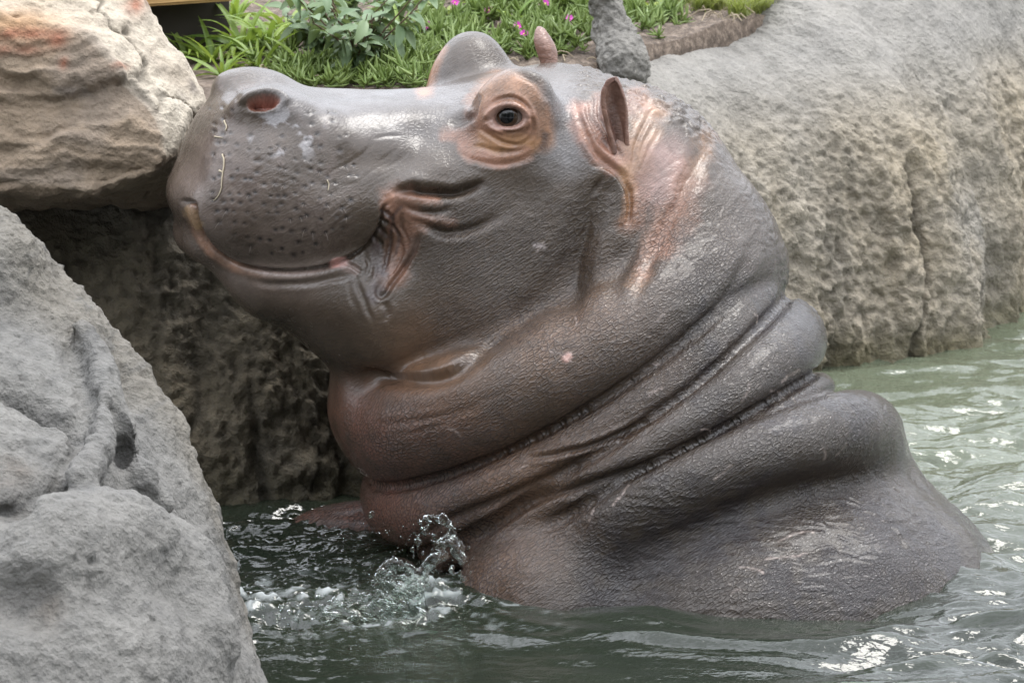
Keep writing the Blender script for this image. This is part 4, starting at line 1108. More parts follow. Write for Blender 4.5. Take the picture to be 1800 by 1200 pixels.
# ------------------------------------------------------------------ skin pigment, with snout sheen and ear shade painted in
def blob(path, r, soft, wobble=1.0, lo=-0.1):
    path = smooth_path(path) if len(path) > 2 else np.asarray(path, float)
    out = np.zeros(len(P)); idx = pick(path, r + soft * 2, lo)
    if len(idx) == 0: return out
    if len(path) > 1: dist, _, _ = polyline(path, PX[idx] + wob[idx] * wobble)
    else: dist = np.hypot(*(PX[idx] + wob[idx] * wobble - path[0]).T)
    out[idx] = sstep(r + soft, r - soft * 0.2, dist); return out
n1 = fbm(P * 7, 4, seed=21); n2 = fbm(P * 26, 4, seed=22); n3 = fbm(P * 90, 3, seed=23)
DARK = np.array([0.047, 0.0335, 0.0235]); BROWN = np.array([0.108, 0.062, 0.037]); RED = np.array([0.115, 0.050, 0.034])
GREY = np.array([0.13, 0.124, 0.127]); PINK = np.array([0.25, 0.128, 0.085]); ORANGE = np.array([0.265, 0.140, 0.070]); PALE = np.array([0.31, 0.19, 0.125])
col = DARK * (1 + 0.18 * n1 + 0.15 * n2)[:, None]
def paint(m, c, amt=1.0):
    global col
    m = np.clip(m * amt * np.clip(0.88 + 0.55 * n2 + 0.25 * n1, 0.25, 1.1), 0, 1)[:, None]; col = col * (1 - m) + c * m
paint(sstep(1050, 560, PX[:, 0]) * sstep(600, 760, PX[:, 1]) * (0.75 + 0.4 * n1), RED, 0.9)
paint(blob([(760, 640), (900, 660), (1010, 620), (1090, 560)], 40, 130) * (0.7 + 0.5 * n1), BROWN, 0.8)
paint(blob([(870, 850), (1000, 810), (1120, 740), (1190, 660)], 20, 60) * (0.7 + 0.5 * n1), BROWN, 0.8)
paint(blob([(830, 1000), (900, 980), (1000, 940)], 40, 90) * (0.6 + 0.5 * n1), BROWN, 0.7)
paint(blob([(400, 300), (420, 400), (500, 420)], 70, 80) * (0.6 + 0.6 * n1), np.array([0.13, 0.10, 0.085]), 0.8)
paint(blob([(520, 150), (650, 175), (760, 185)], 40, 60) * (0.7 + 0.4 * n1), GREY, 0.8)  # sky sheen along the snout top painted in grey
paint(blob([(980, 200), (990, 260)], 30, 50), GREY, 0.7)
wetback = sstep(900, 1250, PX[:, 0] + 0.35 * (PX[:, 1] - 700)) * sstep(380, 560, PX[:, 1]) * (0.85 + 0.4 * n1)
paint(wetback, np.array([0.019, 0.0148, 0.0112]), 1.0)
# mottling and water stain of the muzzle
paint(sstep(0.15, 0.5, n2 + 0.4 * n1) * blob([(380, 200), (420, 260), (520, 330)], 60, 90), np.array([0.075, 0.055, 0.045]), 0.75)
paint(sstep(0.25, 0.5, fbm(P * 30, 4, seed=30)) * blob([(470, 230), (520, 240)], 25, 35), np.array([0.30, 0.29, 0.30]), 0.8)
# eye surround
paint(blob([(852, 185), (866, 158), (893, 148), (922, 160), (940, 200), (948, 240)], 16, 22, 1.5), np.array([0.24, 0.125, 0.070]), 0.9)
paint(blob([(880, 215), (900, 215)], 34, 22, 1.5), PINK * 0.92, 0.9)
paint(blob([(845, 250), (880, 262), (920, 255)], 18, 14, 1.5), ORANGE, 0.9)
paint(blob([(815, 250), (835, 272), (880, 281), (925, 272)], 9, 12, 2), PINK * 0.85, 0.9)
paint(blob([(795, 232), (815, 240), (830, 235)], 9, 14, 2.5), PINK * 0.7, 0.8)
paint(blob([(835, 170), (826, 205)], 6, 12, 2), np.array([0.12, 0.06, 0.04]), 0.85)
paint(blob([(955, 235), (950, 262)], 4, 9, 2), np.array([0.06, 0.035, 0.025]), 0.85)
paint(sstep(0.35, 0.0, np.abs(np.sqrt(r2) - 1.12)) * (r2 < 3) * (facing > 0), np.array([0.30, 0.19, 0.16]), 0.8)
# far eye bump's front
paint(blob([(745, 160), (755, 120), (772, 90)], 5, 18, 1.5, -0.6), np.array([0.30, 0.15, 0.09]), 0.8)
# ear hollow, folds below it, streaks down the neck
paint(blob([(1020, 200), (1045, 250), (1080, 285)], 10, 24, 3), np.array([0.26, 0.13, 0.09]), 0.9)
paint(blob([(1083, 228), (1090, 250), (1093, 272)], 3, 7, 1), np.array([0.03, 0.015, 0.012]), 0.95)  # shade in the slit at the ear's foot painted dark
paint(blob([(1055, 190), (1070, 235), (1088, 265)], 16, 18, 2), np.array([0.21, 0.105, 0.072]), 0.85)
for pth in ([(1052, 170), (1056, 210), (1074, 250)], [(1042, 175), (1046, 210), (1066, 258)], [(1064, 170), (1068, 205), (1084, 250)]): paint(blob(pth, 1.5, 5, 1.5), np.array([0.07, 0.036, 0.027]), 0.7)
paint(blob([(1030, 230), (1052, 270), (1090, 300)], 6, 8, 1), PINK * 0.9, 0.8)
paint(blob([(1100, 300), (1108, 340), (1104, 385)], 8, 14, 2), ORANGE * 0.85, 0.9)
paint(blob([(1118, 280), (1138, 225), (1148, 190)], 10, 30, 3), PALE, 0.9)
paint(blob([(1108, 190), (1120, 170), (1135, 180)], 12, 14, 2), PINK * 0.75, 0.6)
paint(blob([(1135, 290), (1125, 360), (1110, 395)], 8, 28, 3), PINK * 0.7, 0.7)
paint(blob([(1175, 280), (1165, 330)], 20, 40, 2), np.array([0.30, 0.20, 0.18]), 0.6)
paint(blob([(1240, 245), (1218, 300), (1188, 365), (1152, 430), (1122, 490)], 4, 30, 4), ORANGE * 0.75, 0.65)
paint(blob([(1222, 330), (1190, 400), (1170, 440)], 12, 22, 3), PINK * 0.6, 0.55)
paint(blob([(1195, 300), (1165, 400), (1130, 470)], 8, 26, 3), np.array([0.22, 0.12, 0.09]), 0.6)
# corner of the mouth
paint(blob([(702, 356), (714, 390), (704, 440), (690, 480)], 17, 26, 4), PINK * 0.8, 0.8)
paint(blob([(690, 347), (725, 343), (765, 352)], 3, 12, 2), PINK, 0.7)
paint(blob([(715, 375), (760, 385), (795, 392)], 4, 10, 1), PINK * 0.7, 0.45)
paint(blob([(655, 440), (668, 480), (660, 520)], 8, 10, 2) * (0.6 + 0.8 * n2), np.array([0.07, 0.055, 0.055]), 0.8)
for pth in ([(706, 364), (692, 385), (697, 420), (690, 445)], [(690, 400), (680, 440), (670, 480)], [(671, 370), (690, 388)], [(662, 404), (678, 424)], [(651, 418), (668, 444)]):
    paint(blob(pth, 1.2, 3, 0.8), np.array([0.05, 0.035, 0.035]), 0.75)
paint(blob([(728, 430), (715, 455)], 6, 12, 2), np.array([0.05, 0.04, 0.035]), 0.7)
# lower lip
dist, side, run = polyline(smooth_path(LIP), PX); s_ = dist * side
lowlip = sstep(1, 5, s_) * sstep(26, 14, s_) * sstep(0.50, 0.30, run) * sstep(0.03, 0.06, run) * (facing > 0)
paint(lowlip * (0.75 + 0.4 * n2), np.array([0.24, 0.135, 0.09]), 0.9)
paint(blob([(332, 372), (352, 392)], 6, 8, 1), np.array([0.30, 0.20, 0.11]), 0.7)
paint(sstep(1, 5, s_) * sstep(20, 8, s_) * sstep(0.35, 0.45, run) * sstep(0.72, 0.6, run) * (facing > 0), np.array([0.21, 0.16, 0.14]), 0.8)
paint(blob([(588, 463), (604, 462)], 6, 7, 1), np.array([0.48, 0.25, 0.22]), 0.8)
paint(blob([(606, 466), (622, 474)], 6, 8, 1), np.array([0.30, 0.22, 0.20]), 0.6)
# nostril lining
paint(sstep(1.35, 0.8, r2n) * (np.abs(PX[:, 0] - 462) < 60), np.array([0.27, 0.10, 0.07]), 0.95)
paint(pitmask ** 0.7, np.array([0.016, 0.012, 0.011]), 1.0)
# old scars: short pale scratches
scar = np.zeros(len(P))
for (x, y, a, l) in [(948, 435, -1.0, 22), (985, 625, 0.5, 40), (1000, 628, -1.2, 14), (1150, 690, -0.4, 26), (1310, 690, -1.3, 34), (1390, 660, -0.5, 40), (1365, 690, 0.2, 22), (1090, 870, -0.9, 46), (905, 930, -0.5, 30),
        (1270, 830, -0.7, 40), (1480, 790, -0.9, 26), (1450, 800, 1.3, 16), (1040, 905, -1.1, 24), (1400, 940, -0.2, 60), (1240, 760, 0.1, 20), (800, 760, 0.6, 22), (1380, 980, -0.2, 70), (1320, 1000, 0.3, 40),
        (920, 820, -0.4, 18), (1292, 1040, -0.2, 14), (1010, 560, 1.2, 20), (1160, 560, -0.8, 14), (1330, 560, 0.9, 14), (1150, 640, -0.3, 12)]:
    dx, dy = math.cos(a) * l, math.sin(a) * l
    scar = np.maximum(scar, blob([(x - dx / 2, y - dy / 2), (x + 2, y - 2), (x + dx / 2, y + dy / 2)], 0.6, 2.6, 1.2) * (0.5 + 0.5 * random.random()))
paint(scar * (0.7 + 0.5 * n3), np.array([0.36, 0.29, 0.26]), 0.95)
paint(blob([(996, 627)], 5, 7, 2), np.array([0.50, 0.30, 0.26]), 0.7)
paint(blob([(940, 432), (952, 436)], 2, 5, 2), np.array([0.38, 0.33, 0.32]), 0.7)
col = np.clip(col * (1 + 0.10 * n3)[:, None], 0.015, 0.9)
wetn = np.clip(0.62 + 0.5 * sstep(450, 700, PX[:, 1] + 0.25 * (PX[:, 0] - 900)) + 0.30 * n1 * sstep(900, 600, PX[:, 1]), 0, 1)
pink_m = sstep(0.08, 0.22, col[:, 0] - col[:, 1] * 0.6 - 0.02)
wetn = wetn * (1 - 0.95 * pink_m)

HB = wp(1150, 900, 0.05)
me_h.vertices.foreach_set('co', (to_world(P2) - HB).astype(np.float32).ravel()); me_h.update()
set_attr(me_h, 'pigment', col); set_attr(me_h, 'skin_co', skin_co, 'FLOAT_VECTOR')
set_attr(me_h, 'wrinkle', wr * (1 - 0.75 * pink_m), 'FLOAT'); set_attr(me_h, 'wet', wetn, 'FLOAT')

t = NT('hippo_skin')
pg = t.attr('pigment'); sk = t.attr('skin_co'); wa = t.attr('wrinkle'); we = t.attr('wet')
skv = sk.outputs['Vector']
mp = t.n('Mapping', {'Vector': skv, 'Scale': (80.0, 160.0, 110.0)})
wn1 = t.noise(skv, 24.0, 3)
mpv = t.n('VectorMath', {0: mp.outputs[0], 1: wn1.outputs[1]}, operation='ADD')
v1 = t.n('TexVoronoi', {'Vector': mpv.outputs[0], 'Scale': 1.0}, feature='DISTANCE_TO_EDGE')
v2 = t.n('TexVoronoi', {'Vector': mpv.outputs[0], 'Scale': 2.3}, feature='DISTANCE_TO_EDGE')
e1 = t.math('POWER', t.rng(v1.outputs[0], 0.0, 0.26, 0.0, 1.0), 0.45); e2 = t.math('POWER', t.rng(v2.outputs[0], 0.0, 0.30, 0.0, 1.0), 0.45)
mp3 = t.n('Mapping', {'Vector': skv, 'Scale': (42.0, 250.0, 120.0)})
mpv3 = t.n('VectorMath', {0: mp3.outputs[0], 1: t.noise(skv, 13.0, 3).outputs[1]}, operation='ADD')
v3 = t.n('TexVoronoi', {'Vector': mpv3.outputs[0], 'Scale': 1.0}, feature='DISTANCE_TO_EDGE')
e3 = t.math('POWER', t.rng(v3.outputs[0], 0.0, 0.26, 0.0, 1.0), 0.45)
sel = t.rng(t.noise(skv, 5.0, 3), 0.4, 0.6, 0.0, 1.0)
hgt = t.math('ADD', t.math('MULTIPLY', e1, t.math('SUBTRACT', 1.15, t.math('MULTIPLY', sel, 0.5))), t.math('MULTIPLY', e2, 0.35))
hgt = t.math('ADD', hgt, t.math('MULTIPLY', e3, t.math('ADD', 0.25, t.math('MULTIPLY', sel, 0.75))))
hgt = t.math('MULTIPLY', hgt, wa.outputs['Fac'])
gr = t.noise(skv, 420.0, 3)
hgt2 = t.math('ADD', hgt, t.math('MULTIPLY', gr, 0.08))
bp = t.bump(hgt2, 0.0015, 1.0)
crack = t.math('MULTIPLY', t.rng(t.math('MULTIPLY', e1, t.rng(e3, 0.0, 1.0, 0.5, 1.0)), 0.0, 0.75, 0.9, 0.0), wa.outputs['Fac'])
colr = t.mix(crack, pg.outputs['Color'], (0.03, 0.022, 0.02))
rgh = t.math('ADD', t.rng(we.outputs['Fac'], 0.0, 1.0, 0.44, 0.15), t.math('MULTIPLY', t.math('SUBTRACT', t.noise(skv, 60.0, 4), 0.5), 0.22))
b = t.bsdf(Base_Color=colr, Roughness=rgh, Normal=bp)
b.inputs['Specular IOR Level'].default_value = 0.42
b.inputs['Coat Weight'].default_value = 0.2; b.inputs['Coat Roughness'].default_value = 0.13; b.inputs['Coat IOR'].default_value = 1.4
b.inputs['Subsurface Weight'].default_value = 0.0
SKIN = t.mat
hippo = link('hippo', me_h, SKIN, None, HB)
tag(hippo, 'grey brown hippo with thick neck folds rising from the water, chin lifted', 'hippo')
# ------------------------------------------------------------------ eye, ears
def surf(px, py, arr=None):
    """point and normal of the hippo's camera side at a photo position"""
    A = P if arr is None else arr
    d = np.hypot(PX[:, 0] - px, PX[:, 1] - py) + (facing < 0.05) * 1e3
    i = np.argsort(d)[:12]; i = i[A[i, 2] < A[i, 2].min() + 0.03]
    return A[i].mean(0), Nn[i].mean(0) / np.linalg.norm(Nn[i].mean(0))
def world_dir(n): return n[0] * RGT + n[1] * UPV + n[2] * FWD
sp, sn = surf(894, 206)
look = sn + np.array([-0.25, 0.05, -0.55]); look /= np.linalg.norm(look)
ER = 0.0285
ec = to_world((sp - sn * 0.0255)[None])[0]
def cap_mesh(name, R, ang, d, n=28, m=10):
    d = world_dir(d); d /= np.linalg.norm(d); a = np.cross(d, [0.1, 0.2, 0.9]); a /= np.linalg.norm(a); b = np.cross(d, a)
    th = np.linspace(0.0, ang, m); ph = np.linspace(0, 2 * np.pi, n, endpoint=False)
    V = [(d * math.cos(t_) + (a * math.cos(p_) + b * math.sin(p_)) * math.sin(t_)) * R for t_ in th for p_ in ph]
    i = np.arange(m - 1)[:, None]; j = np.arange(n)[None, :]; j2 = (j + 1) % n
    Fq = np.stack([(i * n + j).ravel(), ((i + 1) * n + j).ravel(), ((i + 1) * n + j2).ravel(), (i * n + j2).ravel()], 1)
    return make_mesh(name, np.array(V), Fq)
def eye_mat(name, col, rough=0.03):
    t = NT(name); g = t.n('NewGeometry'); c = t.mix(t.noise(g.outputs['Position'], 300, 3), col, tuple(x * 0.5 for x in col))
    b_ = t.bsdf(Base_Color=c, Roughness=rough); b_.inputs['Specular IOR Level'].default_value = 0.42; return t.mat
eye = link('eye', cap_mesh('eye', ER, math.pi * 0.98, look, 36, 22), eye_mat('eye_white', (0.16, 0.13, 0.115)), hippo, ec - HB)
eye['label'] = 'dark glossy eye with swollen pink lids'
link('iris', cap_mesh('iris', ER + 0.0006, 0.72, look, 36, 10), eye_mat('iris_brown', (0.045, 0.024, 0.013)), eye)
link('pupil', cap_mesh('pupil', ER + 0.0010, 0.46, look, 30, 8), eye_mat('pupil_black', (0.004, 0.004, 0.005)), eye)

def ear_mesh(name, base, tip, width, open_dir, bend, curl=2.1, n=26, m=25, point=0.84):
    """cupped ear: an open half tube from base to a rounded tip, with thickness"""
    base, tip, open_dir = map(lambda q: np.asarray(q, float), (base, tip, open_dir))
    ax = tip - base; L = np.linalg.norm(ax); ax /= L
    od = open_dir - ax * (open_dir @ ax); od /= np.linalg.norm(od); sd_ = np.cross(ax, od)
    rows = []
    for i in range(n):
        u = i / (n - 1)
        r = width * (0.62 + 0.40 * sstep(0.05, 0.65, u) - 0.12 * u) * math.sqrt(max(0.0, 1 - max(0, (u - point) / (1 - point)) ** 2.4)) + 0.0006
        c = base + ax * L * u + np.asarray(bend) * math.sin(u * math.pi / 2) ** 2
        cu = curl * (1 - 0.42 * u)
        for k in range(m):
            a = (k / (m - 1) * 2 - 1) * cu
            rr = r * (1 + 0.07 * math.sin(6 * a + 9 * u) * (1 - u))
            rows.append(c - od * math.cos(a) * rr * 0.95 + sd_ * math.sin(a) * rr)
    V = np.array(rows); return make_mesh(name, V, grid_faces(n, m))
def ear(px_b, py_b, wb, px_t, py_t, wt, width, od, bend, label, curl=2.1, point=0.84):
    b3, t3 = pt(px_b, py_b, wb), pt(px_t, py_t, wt)
    me = ear_mesh('ear', to_world(b3), to_world(t3), width, world_dir(np.array(od)), world_dir(np.array(bend)), curl, point=point)
    o = bpy.data.objects.new('tmp', me); COL.objects.link(o)
    md = o.modifiers.new('s', 'SOLIDIFY'); md.thickness = 0.0085; md.offset = -1
    m2 = o.modifiers.new('b', 'SUBSURF'); m2.levels = 1; m2.render_levels = 1
    dg = bpy.context.evaluated_depsgraph_get(); dg.update(); me2 = bpy.data.meshes.new_from_object(o.evaluated_get(dg)); bpy.data.objects.remove(o)
    V = get_co(me2); N = get_no(me2)
    V = V + N * (0.0010 * fbm(V * 90, 3, seed=401))[:, None]
    me2.vertices.foreach_set('co', (V - HB).astype(np.float32).ravel()); me2.update()
    nn_ = fbm(V * 60, 3, seed=402); lw = world_to_local(V)
    c = np.array([0.16, 0.086, 0.062]) * (1 + 0.3 * nn_)[:, None]
    hi_ = sstep(0.6, 1.0, (lw[:, 1] - b3[1]) / (t3[1] - b3[1]))[:, None]
    c = c * (1 - 0.5 * hi_) + np.array([0.16, 0.085, 0.07]) * 0.5 * hi_
    sdir = np.cross(world_dir(t3 - b3), world_dir(np.array(od))); sdir /= np.linalg.norm(sdir); axl = to_world(b3) + (to_world(t3) - to_world(b3)) * np.clip((lw[:, 1] - b3[1]) / (t3[1] - b3[1]), 0, 1)[:, None]
    inn = (sstep(0.016, 0.004, np.abs((V - axl) @ sdir + 0.004)) * ((N @ world_dir(np.array(od))) > 0.2) * sstep(0.95, 0.6, (lw[:, 1] - b3[1]) / (t3[1] - b3[1])))[:, None]
    c = c * (1 - 0.7 * inn) + np.array([0.055, 0.024, 0.018]) * 0.7 * inn  # shade inside the cup put into the ear's colour
    set_attr(me2, 'pigment', np.clip(c, 0.01, 1)); set_attr(me2, 'skin_co', lw, 'FLOAT_VECTOR')
    set_attr(me2, 'wrinkle', np.full(len(V), 0.25), 'FLOAT'); set_attr(me2, 'wet', np.full(len(V), 0.4), 'FLOAT')
    e = link('ear', me2, SKIN, hippo); e['label'] = label
    return e
es, en = surf(1090, 262)
ear(1092, 268, es[2] + 0.002, 1084, 134, es[2] - 0.034, 0.0300, (0.52, 0.05, -0.85), (-0.004, 0.0, -0.014), 'near ear, upright and cupped', 1.7, 0.55)
ear(966, 125, 0.150, 967, 50, 0.165, 0.026, (-0.75, 0.1, 0.6), (-0.020, 0.004, 0.0), 'far ear, only its tip showing above the head', 2.4, 0.12)
# ------------------------------------------------------------------ water
def dense(a, b, step, lo, hi, n=26):
    c = np.arange(a, b, step)
    g = (np.linspace(0, 1, n) ** 2.2)[1:]
    return np.concatenate([(a - g * (a - lo))[::-1], c, c[-1] + g * (hi - c[-1])])
wx = dense(-0.72, 1.55, 0.0058, -45, 45); wy = dense(-1.15, 2.35, 0.0058, -45, 20)
X, Y = np.meshgrid(wx, wy, indexing='ij'); x = X.ravel(); y = Y.ravel()
Wq = np.stack([x, y, 0 * x], 1)
warp = 0.05 * np.stack([fbm(Wq * 3, 2, seed=201), fbm(Wq * 3 + 5, 2, seed=202), 0 * x], 1)
q = Wq + warp
chop = sstep(0.25, -0.35, x) * sstep(0.5, 0.1, y) * sstep(-1.1, -0.4, y)            # churned water in front of the chest
right = sstep(0.35, 0.8, x)
calm = sstep(1.0, 1.5, y + 0.2 * fbm(Wq * 2, 2, seed=203))
ca, sa = math.cos(0.12), math.sin(0.12)
qr = np.stack([q[:, 0] * ca + q[:, 1] * sa, -q[:, 0] * sa + q[:, 1] * ca, 0 * x], 1)
a1 = vnoise(qr * np.array([1.6, 4.4, 1]), 204); a2 = vnoise(qr * np.array([3.4, 9.8, 1]) + 3, 205); a3 = vnoise(qr * np.array([8.5, 22, 1]) + 7, 206); a4 = vnoise(qr * np.array([30, 46, 1]), 207)
a5 = vnoise(qr * 75, 208)
front = sstep(-0.30, -0.55, y) * sstep(0.75, 0.35, x)
amp = 0.65 + 1.0 * right - 0.95 * calm - 0.42 * front
z = amp * (0.030 * a1 + 0.030 * a2 + 0.008 * a3 + 0.010 * (0.35 - np.abs(a3)) + 0.0022 * a4)
z += chop * (0.007 * a2 + 0.012 * a3 + 0.0075 * (0.7 - 2 * np.abs(a4)) + 0.0035 * a5)
# swash: water heaped against the flank, ring waves leaving it
fl = np.array([0.40, -0.36]); rr = np.hypot((x - fl[0]) / 0.46, (y - fl[1]) / 0.30)
z += 0.010 * np.exp(-((rr - 1.0) / 0.22) ** 2) + 0.004 * np.sin((rr - 1) * 30 + 2 * a1) * np.exp(-np.abs(rr - 1.15) * 3.2)
hump = np.array([wp(1130, 1065, -0.45)[0], wp(1130, 1065, -0.45)[1]])
z += 0.026 * np.exp(-((x - hump[0]) / 0.10) ** 2 - ((y - hump[1]) / 0.10) ** 2)
# the heaped foam ridge and a wake line in front of the chest
fr = on_height(600, 1070, 0.0); fr2 = on_height(760, 1010, 0.0)
z += 0.030 * np.exp(-((y - fr[1] - 0.10 * (x - fr[0]) + 0.03 * a2) / 0.07) ** 2) * sstep(-0.62, -0.45, x) * sstep(0.02, -0.12, x) * (0.55 + 0.9 * a3 + 0.6 * a4 + 0.3 * a5)
wk = on_height(1000, 1130, 0.0)
z += 0.010 * np.exp(-((y - wk[1] + 0.12 * (x - wk[0]) + 0.02 * a1) / 0.022) ** 2) * sstep(-0.35, -0.1, x) * sstep(0.42, 0.15, x)
far_ = sstep(3, 8, np.abs(x) + np.abs(y)); z = z * (1 - far_)
me_wt = make_mesh('water', np.stack([x, y, z], 1), grid_faces(len(wx), len(wy)))
# foam follows the broken crests
foam = np.clip(chop * sstep(0.15, 0.6, 0.6 * a3 + 0.7 * a4 + 0.5 * a5) * np.exp(-((y - fr[1]) / 0.16) ** 2), 0, 1) * 0.5
foam = np.maximum(foam, 0.45 * sstep(0.1, 0.8, a4 + a3 + 0.4 * a5) * np.exp(-((y - fr[1] - 0.10 * (x - fr[0])) / 0.07) ** 2) * sstep(-0.62, -0.45, x) * sstep(-0.02, -0.12, x))
set_attr(me_wt, 'foam', foam, 'FLOAT')
t = NT('pool_water')
pos = t.n('NewGeometry').outputs['Position']
mpw = t.n('Mapping', {'Vector': pos, 'Scale': (0.7, 1.3, 1.0)})
h = t.math('ADD', t.noise(mpw.outputs[0], 30.0, 3, 0.5), t.math('MULTIPLY', t.noise(mpw.outputs[0], 85.0, 2, 0.5), 0.35))
bp = t.bump(h, 0.0035, 1.0)
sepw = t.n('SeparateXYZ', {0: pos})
lit_back = t.math('ADD', t.math('ADD', t.math('MULTIPLY', sepw.outputs[0], 0.55), sepw.outputs[1]), t.math('MULTIPLY', t.noise(pos, 1.6, 4), 0.5))
lit_back = t.rng(lit_back, 0.35, 1.35, 0.0, 1.0)                        # front shade painted into the water colour, paler light along the wall
murk = t.n('BsdfDiffuse', {'Color': t.mix(lit_back, t.mix(t.rng(t.noise(pos, 2.2, 4), 0.3, 0.7, 0.0, 1.0), (0.018, 0.025, 0.017), (0.030, 0.037, 0.026)), (0.135, 0.155, 0.105))})
clear = t.n('BsdfTransparent', {'Color': (0.55, 0.62, 0.50)})
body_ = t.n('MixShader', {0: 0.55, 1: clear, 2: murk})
gl = t.n('BsdfGlossy', {'Color': (1, 1, 1), 'Roughness': 0.025, 'Normal': bp})
fr_ = t.n('Fresnel', {'IOR': 1.40, 'Normal': bp})
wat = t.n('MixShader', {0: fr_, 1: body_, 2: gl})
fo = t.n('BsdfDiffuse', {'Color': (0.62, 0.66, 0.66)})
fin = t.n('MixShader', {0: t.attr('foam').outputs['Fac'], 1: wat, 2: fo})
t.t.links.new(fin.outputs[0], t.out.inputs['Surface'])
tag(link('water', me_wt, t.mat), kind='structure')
# ------------------------------------------------------------------ straw on the muzzle
STRAW_M = flat_mat('straw', (0.33, 0.28, 0.20), 0.7)
P3 = P2
def straw(path, r, label):
    pts = []
    for px, py in smooth_path(path, 3):
        s_, n_ = surf(px, py, P3); pts.append(to_world((s_ + n_ * 0.0012)[None])[0])
    V, Fq, cap = tube(np.array(pts), np.linspace(r, r * 0.5, len(pts)), 6)
    me = bpy.data.meshes.new('straw'); b = np.mean(pts, 0)
    me.from_pydata([tuple(v) for v in V - b], [], [tuple(f) if f[0] != f[3] else tuple(f[:3]) for f in np.concatenate([Fq, cap]).tolist()])
    me.polygons.foreach_set('use_smooth', np.ones(len(me.polygons), bool))
    tag(link('straw', me, STRAW_M, None, b), label, 'straw', 'straw bits stuck to the muzzle')
straw([(391, 272), (395, 285), (391, 310), (390, 330), (384, 345), (377, 352)], 0.0016, 'longest bent straw stuck to the front of the muzzle')
straw([(395, 213), (399, 222), (397, 230)], 0.0018, 'short straw bit high on the muzzle front')
straw([(378, 241), (392, 243)], 0.0016, 'level straw bit on the muzzle front above the long bent straw')
straw([(577, 315), (579, 325), (577, 335)], 0.0014, 'short pale straw bit behind the bristle pits')
straw([(386, 300), (392, 303)], 0.0022, 'tiny straw flake crossing the long bent straw')

# short pale bristles on the lips
Vs, Fs, off = [], [], 0
for x, y, r_ in pits[::1]:
    if random.random() < 0.72: continue
    s_, n_ = surf(x, y, P3); L = random.uniform(0.006, 0.016)
    dr_ = n_ + np.array([random.uniform(-0.6, 0.3), random.uniform(-0.9, -0.2), 0]); dr_ /= np.linalg.norm(dr_)
    p_ = np.array([s_, s_ + dr_ * L * 0.6, s_ + dr_ * L + np.array([0, -0.002, 0])])
    V, Fq, cap = tube(to_world(p_), [0.00045, 0.0004, 0.0002], 4); Vs.append(V - HB); Fs.append(np.concatenate([Fq, cap]) + off); off += len(V)
br_me = bpy.data.meshes.new('bristles'); br_me.from_pydata([tuple(v) for v in np.concatenate(Vs)], [], [tuple(f) if f[0] != f[3] else tuple(f[:3]) for f in np.concatenate(Fs).tolist()])
br = link('bristles', br_me, flat_mat('bristle', (0.09, 0.07, 0.055), 0.5), hippo); br['kind'] = 'stuff'

# ------------------------------------------------------------------ splash thrown up by the chest
t = NT('splash_water')
gl_ = t.n('BsdfGlass', {'Color': (0.97, 0.99, 0.98), 'Roughness': 0.0, 'IOR': 1.33})
tr_ = t.n('BsdfTransparent', {'Color': (0.93, 0.96, 0.94)})
gs_ = t.n('BsdfGlossy', {'Color': (1, 1, 1), 'Roughness': 0.03})
lw_ = t.n('Fresnel', {'IOR': 1.5})
mx = t.n('MixShader', {0: 0.5, 1: gl_, 2: tr_})
t.t.links.new(mx.outputs[0], t.out.inputs['Surface']); SPL_M = t.mat
sf_ = Field((-0.60, -0.60, -0.66), (0.02, -0.24, -0.16), 0.0033)
def sw(px, py, w): return pt(px, py, w)
sw_w = -0.40
rs = random.Random(5)
def sheet(path, r0, r1, jit=4, dens=1.0):
    path = smooth_path(path, 6)
    for i, (x, y) in enumerate(path):
        u = i / max(1, len(path) - 1); r_ = (r0 + (r1 - r0) * u) * rs.uniform(0.6, 1.35)
        sf_.ellipsoid(sw(x + rs.uniform(-jit, jit), y + rs.uniform(-jit, jit), sw_w + rs.uniform(-0.02, 0.02)), (r_, r_ * rs.uniform(0.7, 1.4), r_ * 0.8), None, 0.010)
sheet([(745, 1085), (738, 1050), (742, 1020), (750, 995), (765, 978), (780, 975)], 0.008, 0.004)
sheet([(760, 985), (772, 960), (790, 950), (806, 960), (815, 985)], 0.006, 0.004)
sheet([(785, 912), (793, 930), (796, 955), (806, 975)], 0.0035, 0.004, 3)
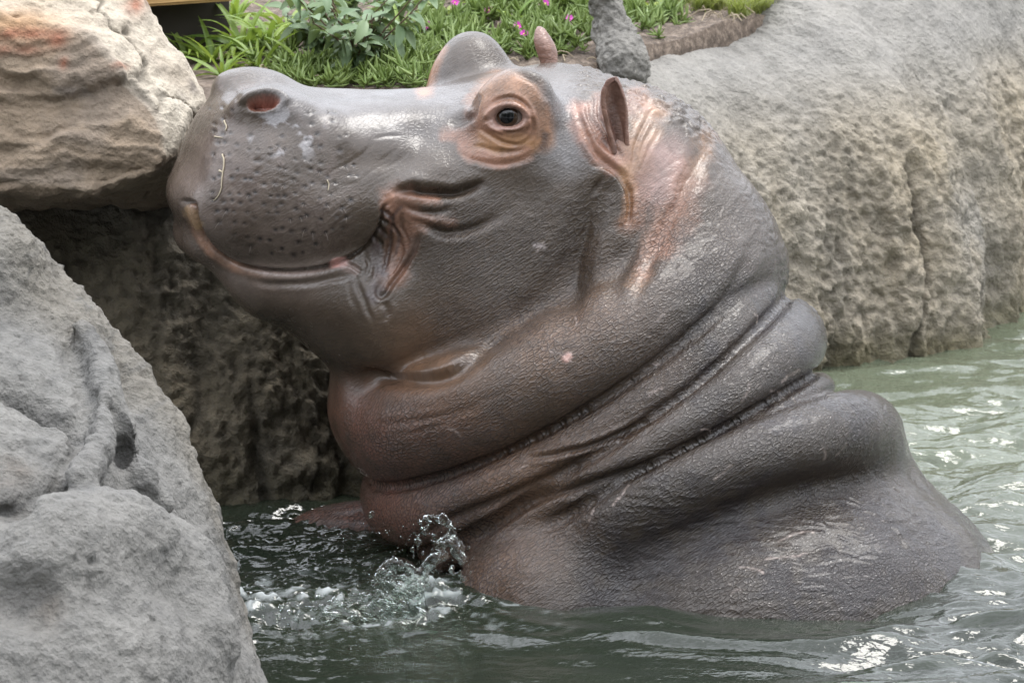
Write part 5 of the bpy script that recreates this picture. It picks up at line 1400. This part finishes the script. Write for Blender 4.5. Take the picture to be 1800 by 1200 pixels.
sheet([(668, 1010), (680, 996), (700, 990), (718, 996), (728, 1012)], 0.006, 0.006)
sheet([(668, 1015), (690, 1030), (715, 1050), (738, 1075)], 0.008, 0.008, 10)
for (xa, xb, ya, yb, n, r0) in [(450, 560, 1062, 1098, 70, 0.007), (545, 690, 1040, 1095, 190, 0.008), (660, 750, 1000, 1085, 130, 0.009), (600, 720, 1020, 1060, 22, 0.007)]:
    for _ in range(n):
        x, y = rs.uniform(xa, xb), rs.uniform(ya, yb); r_ = r0 * rs.uniform(0.18, 0.62)
        sf_.ellipsoid(sw(x, y, sw_w + rs.uniform(-0.07, 0.05)), (r_ * rs.uniform(0.8, 2.0), r_ * rs.uniform(0.5, 1.2), r_), None, 0.006)
for _ in range(620):
    k = rs.random(); x, y = rs.gauss(660 + 90 * k, 75), rs.gauss(1030 - 50 * k, 42)
    if y > 1085 or x < 460 or x > 830: continue
    r_ = rs.uniform(0.0011, 0.0024); sf_.ellipsoid(sw(x, y, sw_w + rs.uniform(-0.05, 0.05)), (r_, r_ * rs.uniform(1, 1.7), r_), None, 0.002)
for (x, y) in [(741, 918), (748, 912), (757, 916), (764, 908), (774, 905), (770, 912), (752, 925), (745, 932), (740, 926), (733, 940), (734, 950), (726, 962), (773, 918), (750, 908), (740, 930), (788, 944), (775, 958), (762, 940), (806, 1008), (800, 1012), (792, 1000), (812, 1014), (755, 1030), (654, 905), (680, 1018)]:
    for _ in range(2):
        r_ = rs.uniform(0.0022, 0.0048); sf_.ellipsoid(sw(x + rs.uniform(-4, 4), y + rs.uniform(-4, 4), sw_w + rs.uniform(-0.02, 0.01)), (r_, r_ * rs.uniform(0.9, 1.5), r_), None, 0.003)
sV, sF = sf_.mesh(); me_s = make_mesh('splash', to_world(sV), sF)
me_s = subdivided(me_s, 1)
V = get_co(me_s); N = get_no(me_s); V = V + N * (0.0020 * fbm(V * 90, 3, seed=501) - 0.0008)[:, None]; set_co(me_s, V)
sp_o = link('splash', me_s, SPL_M); tag(sp_o, kind='stuff')
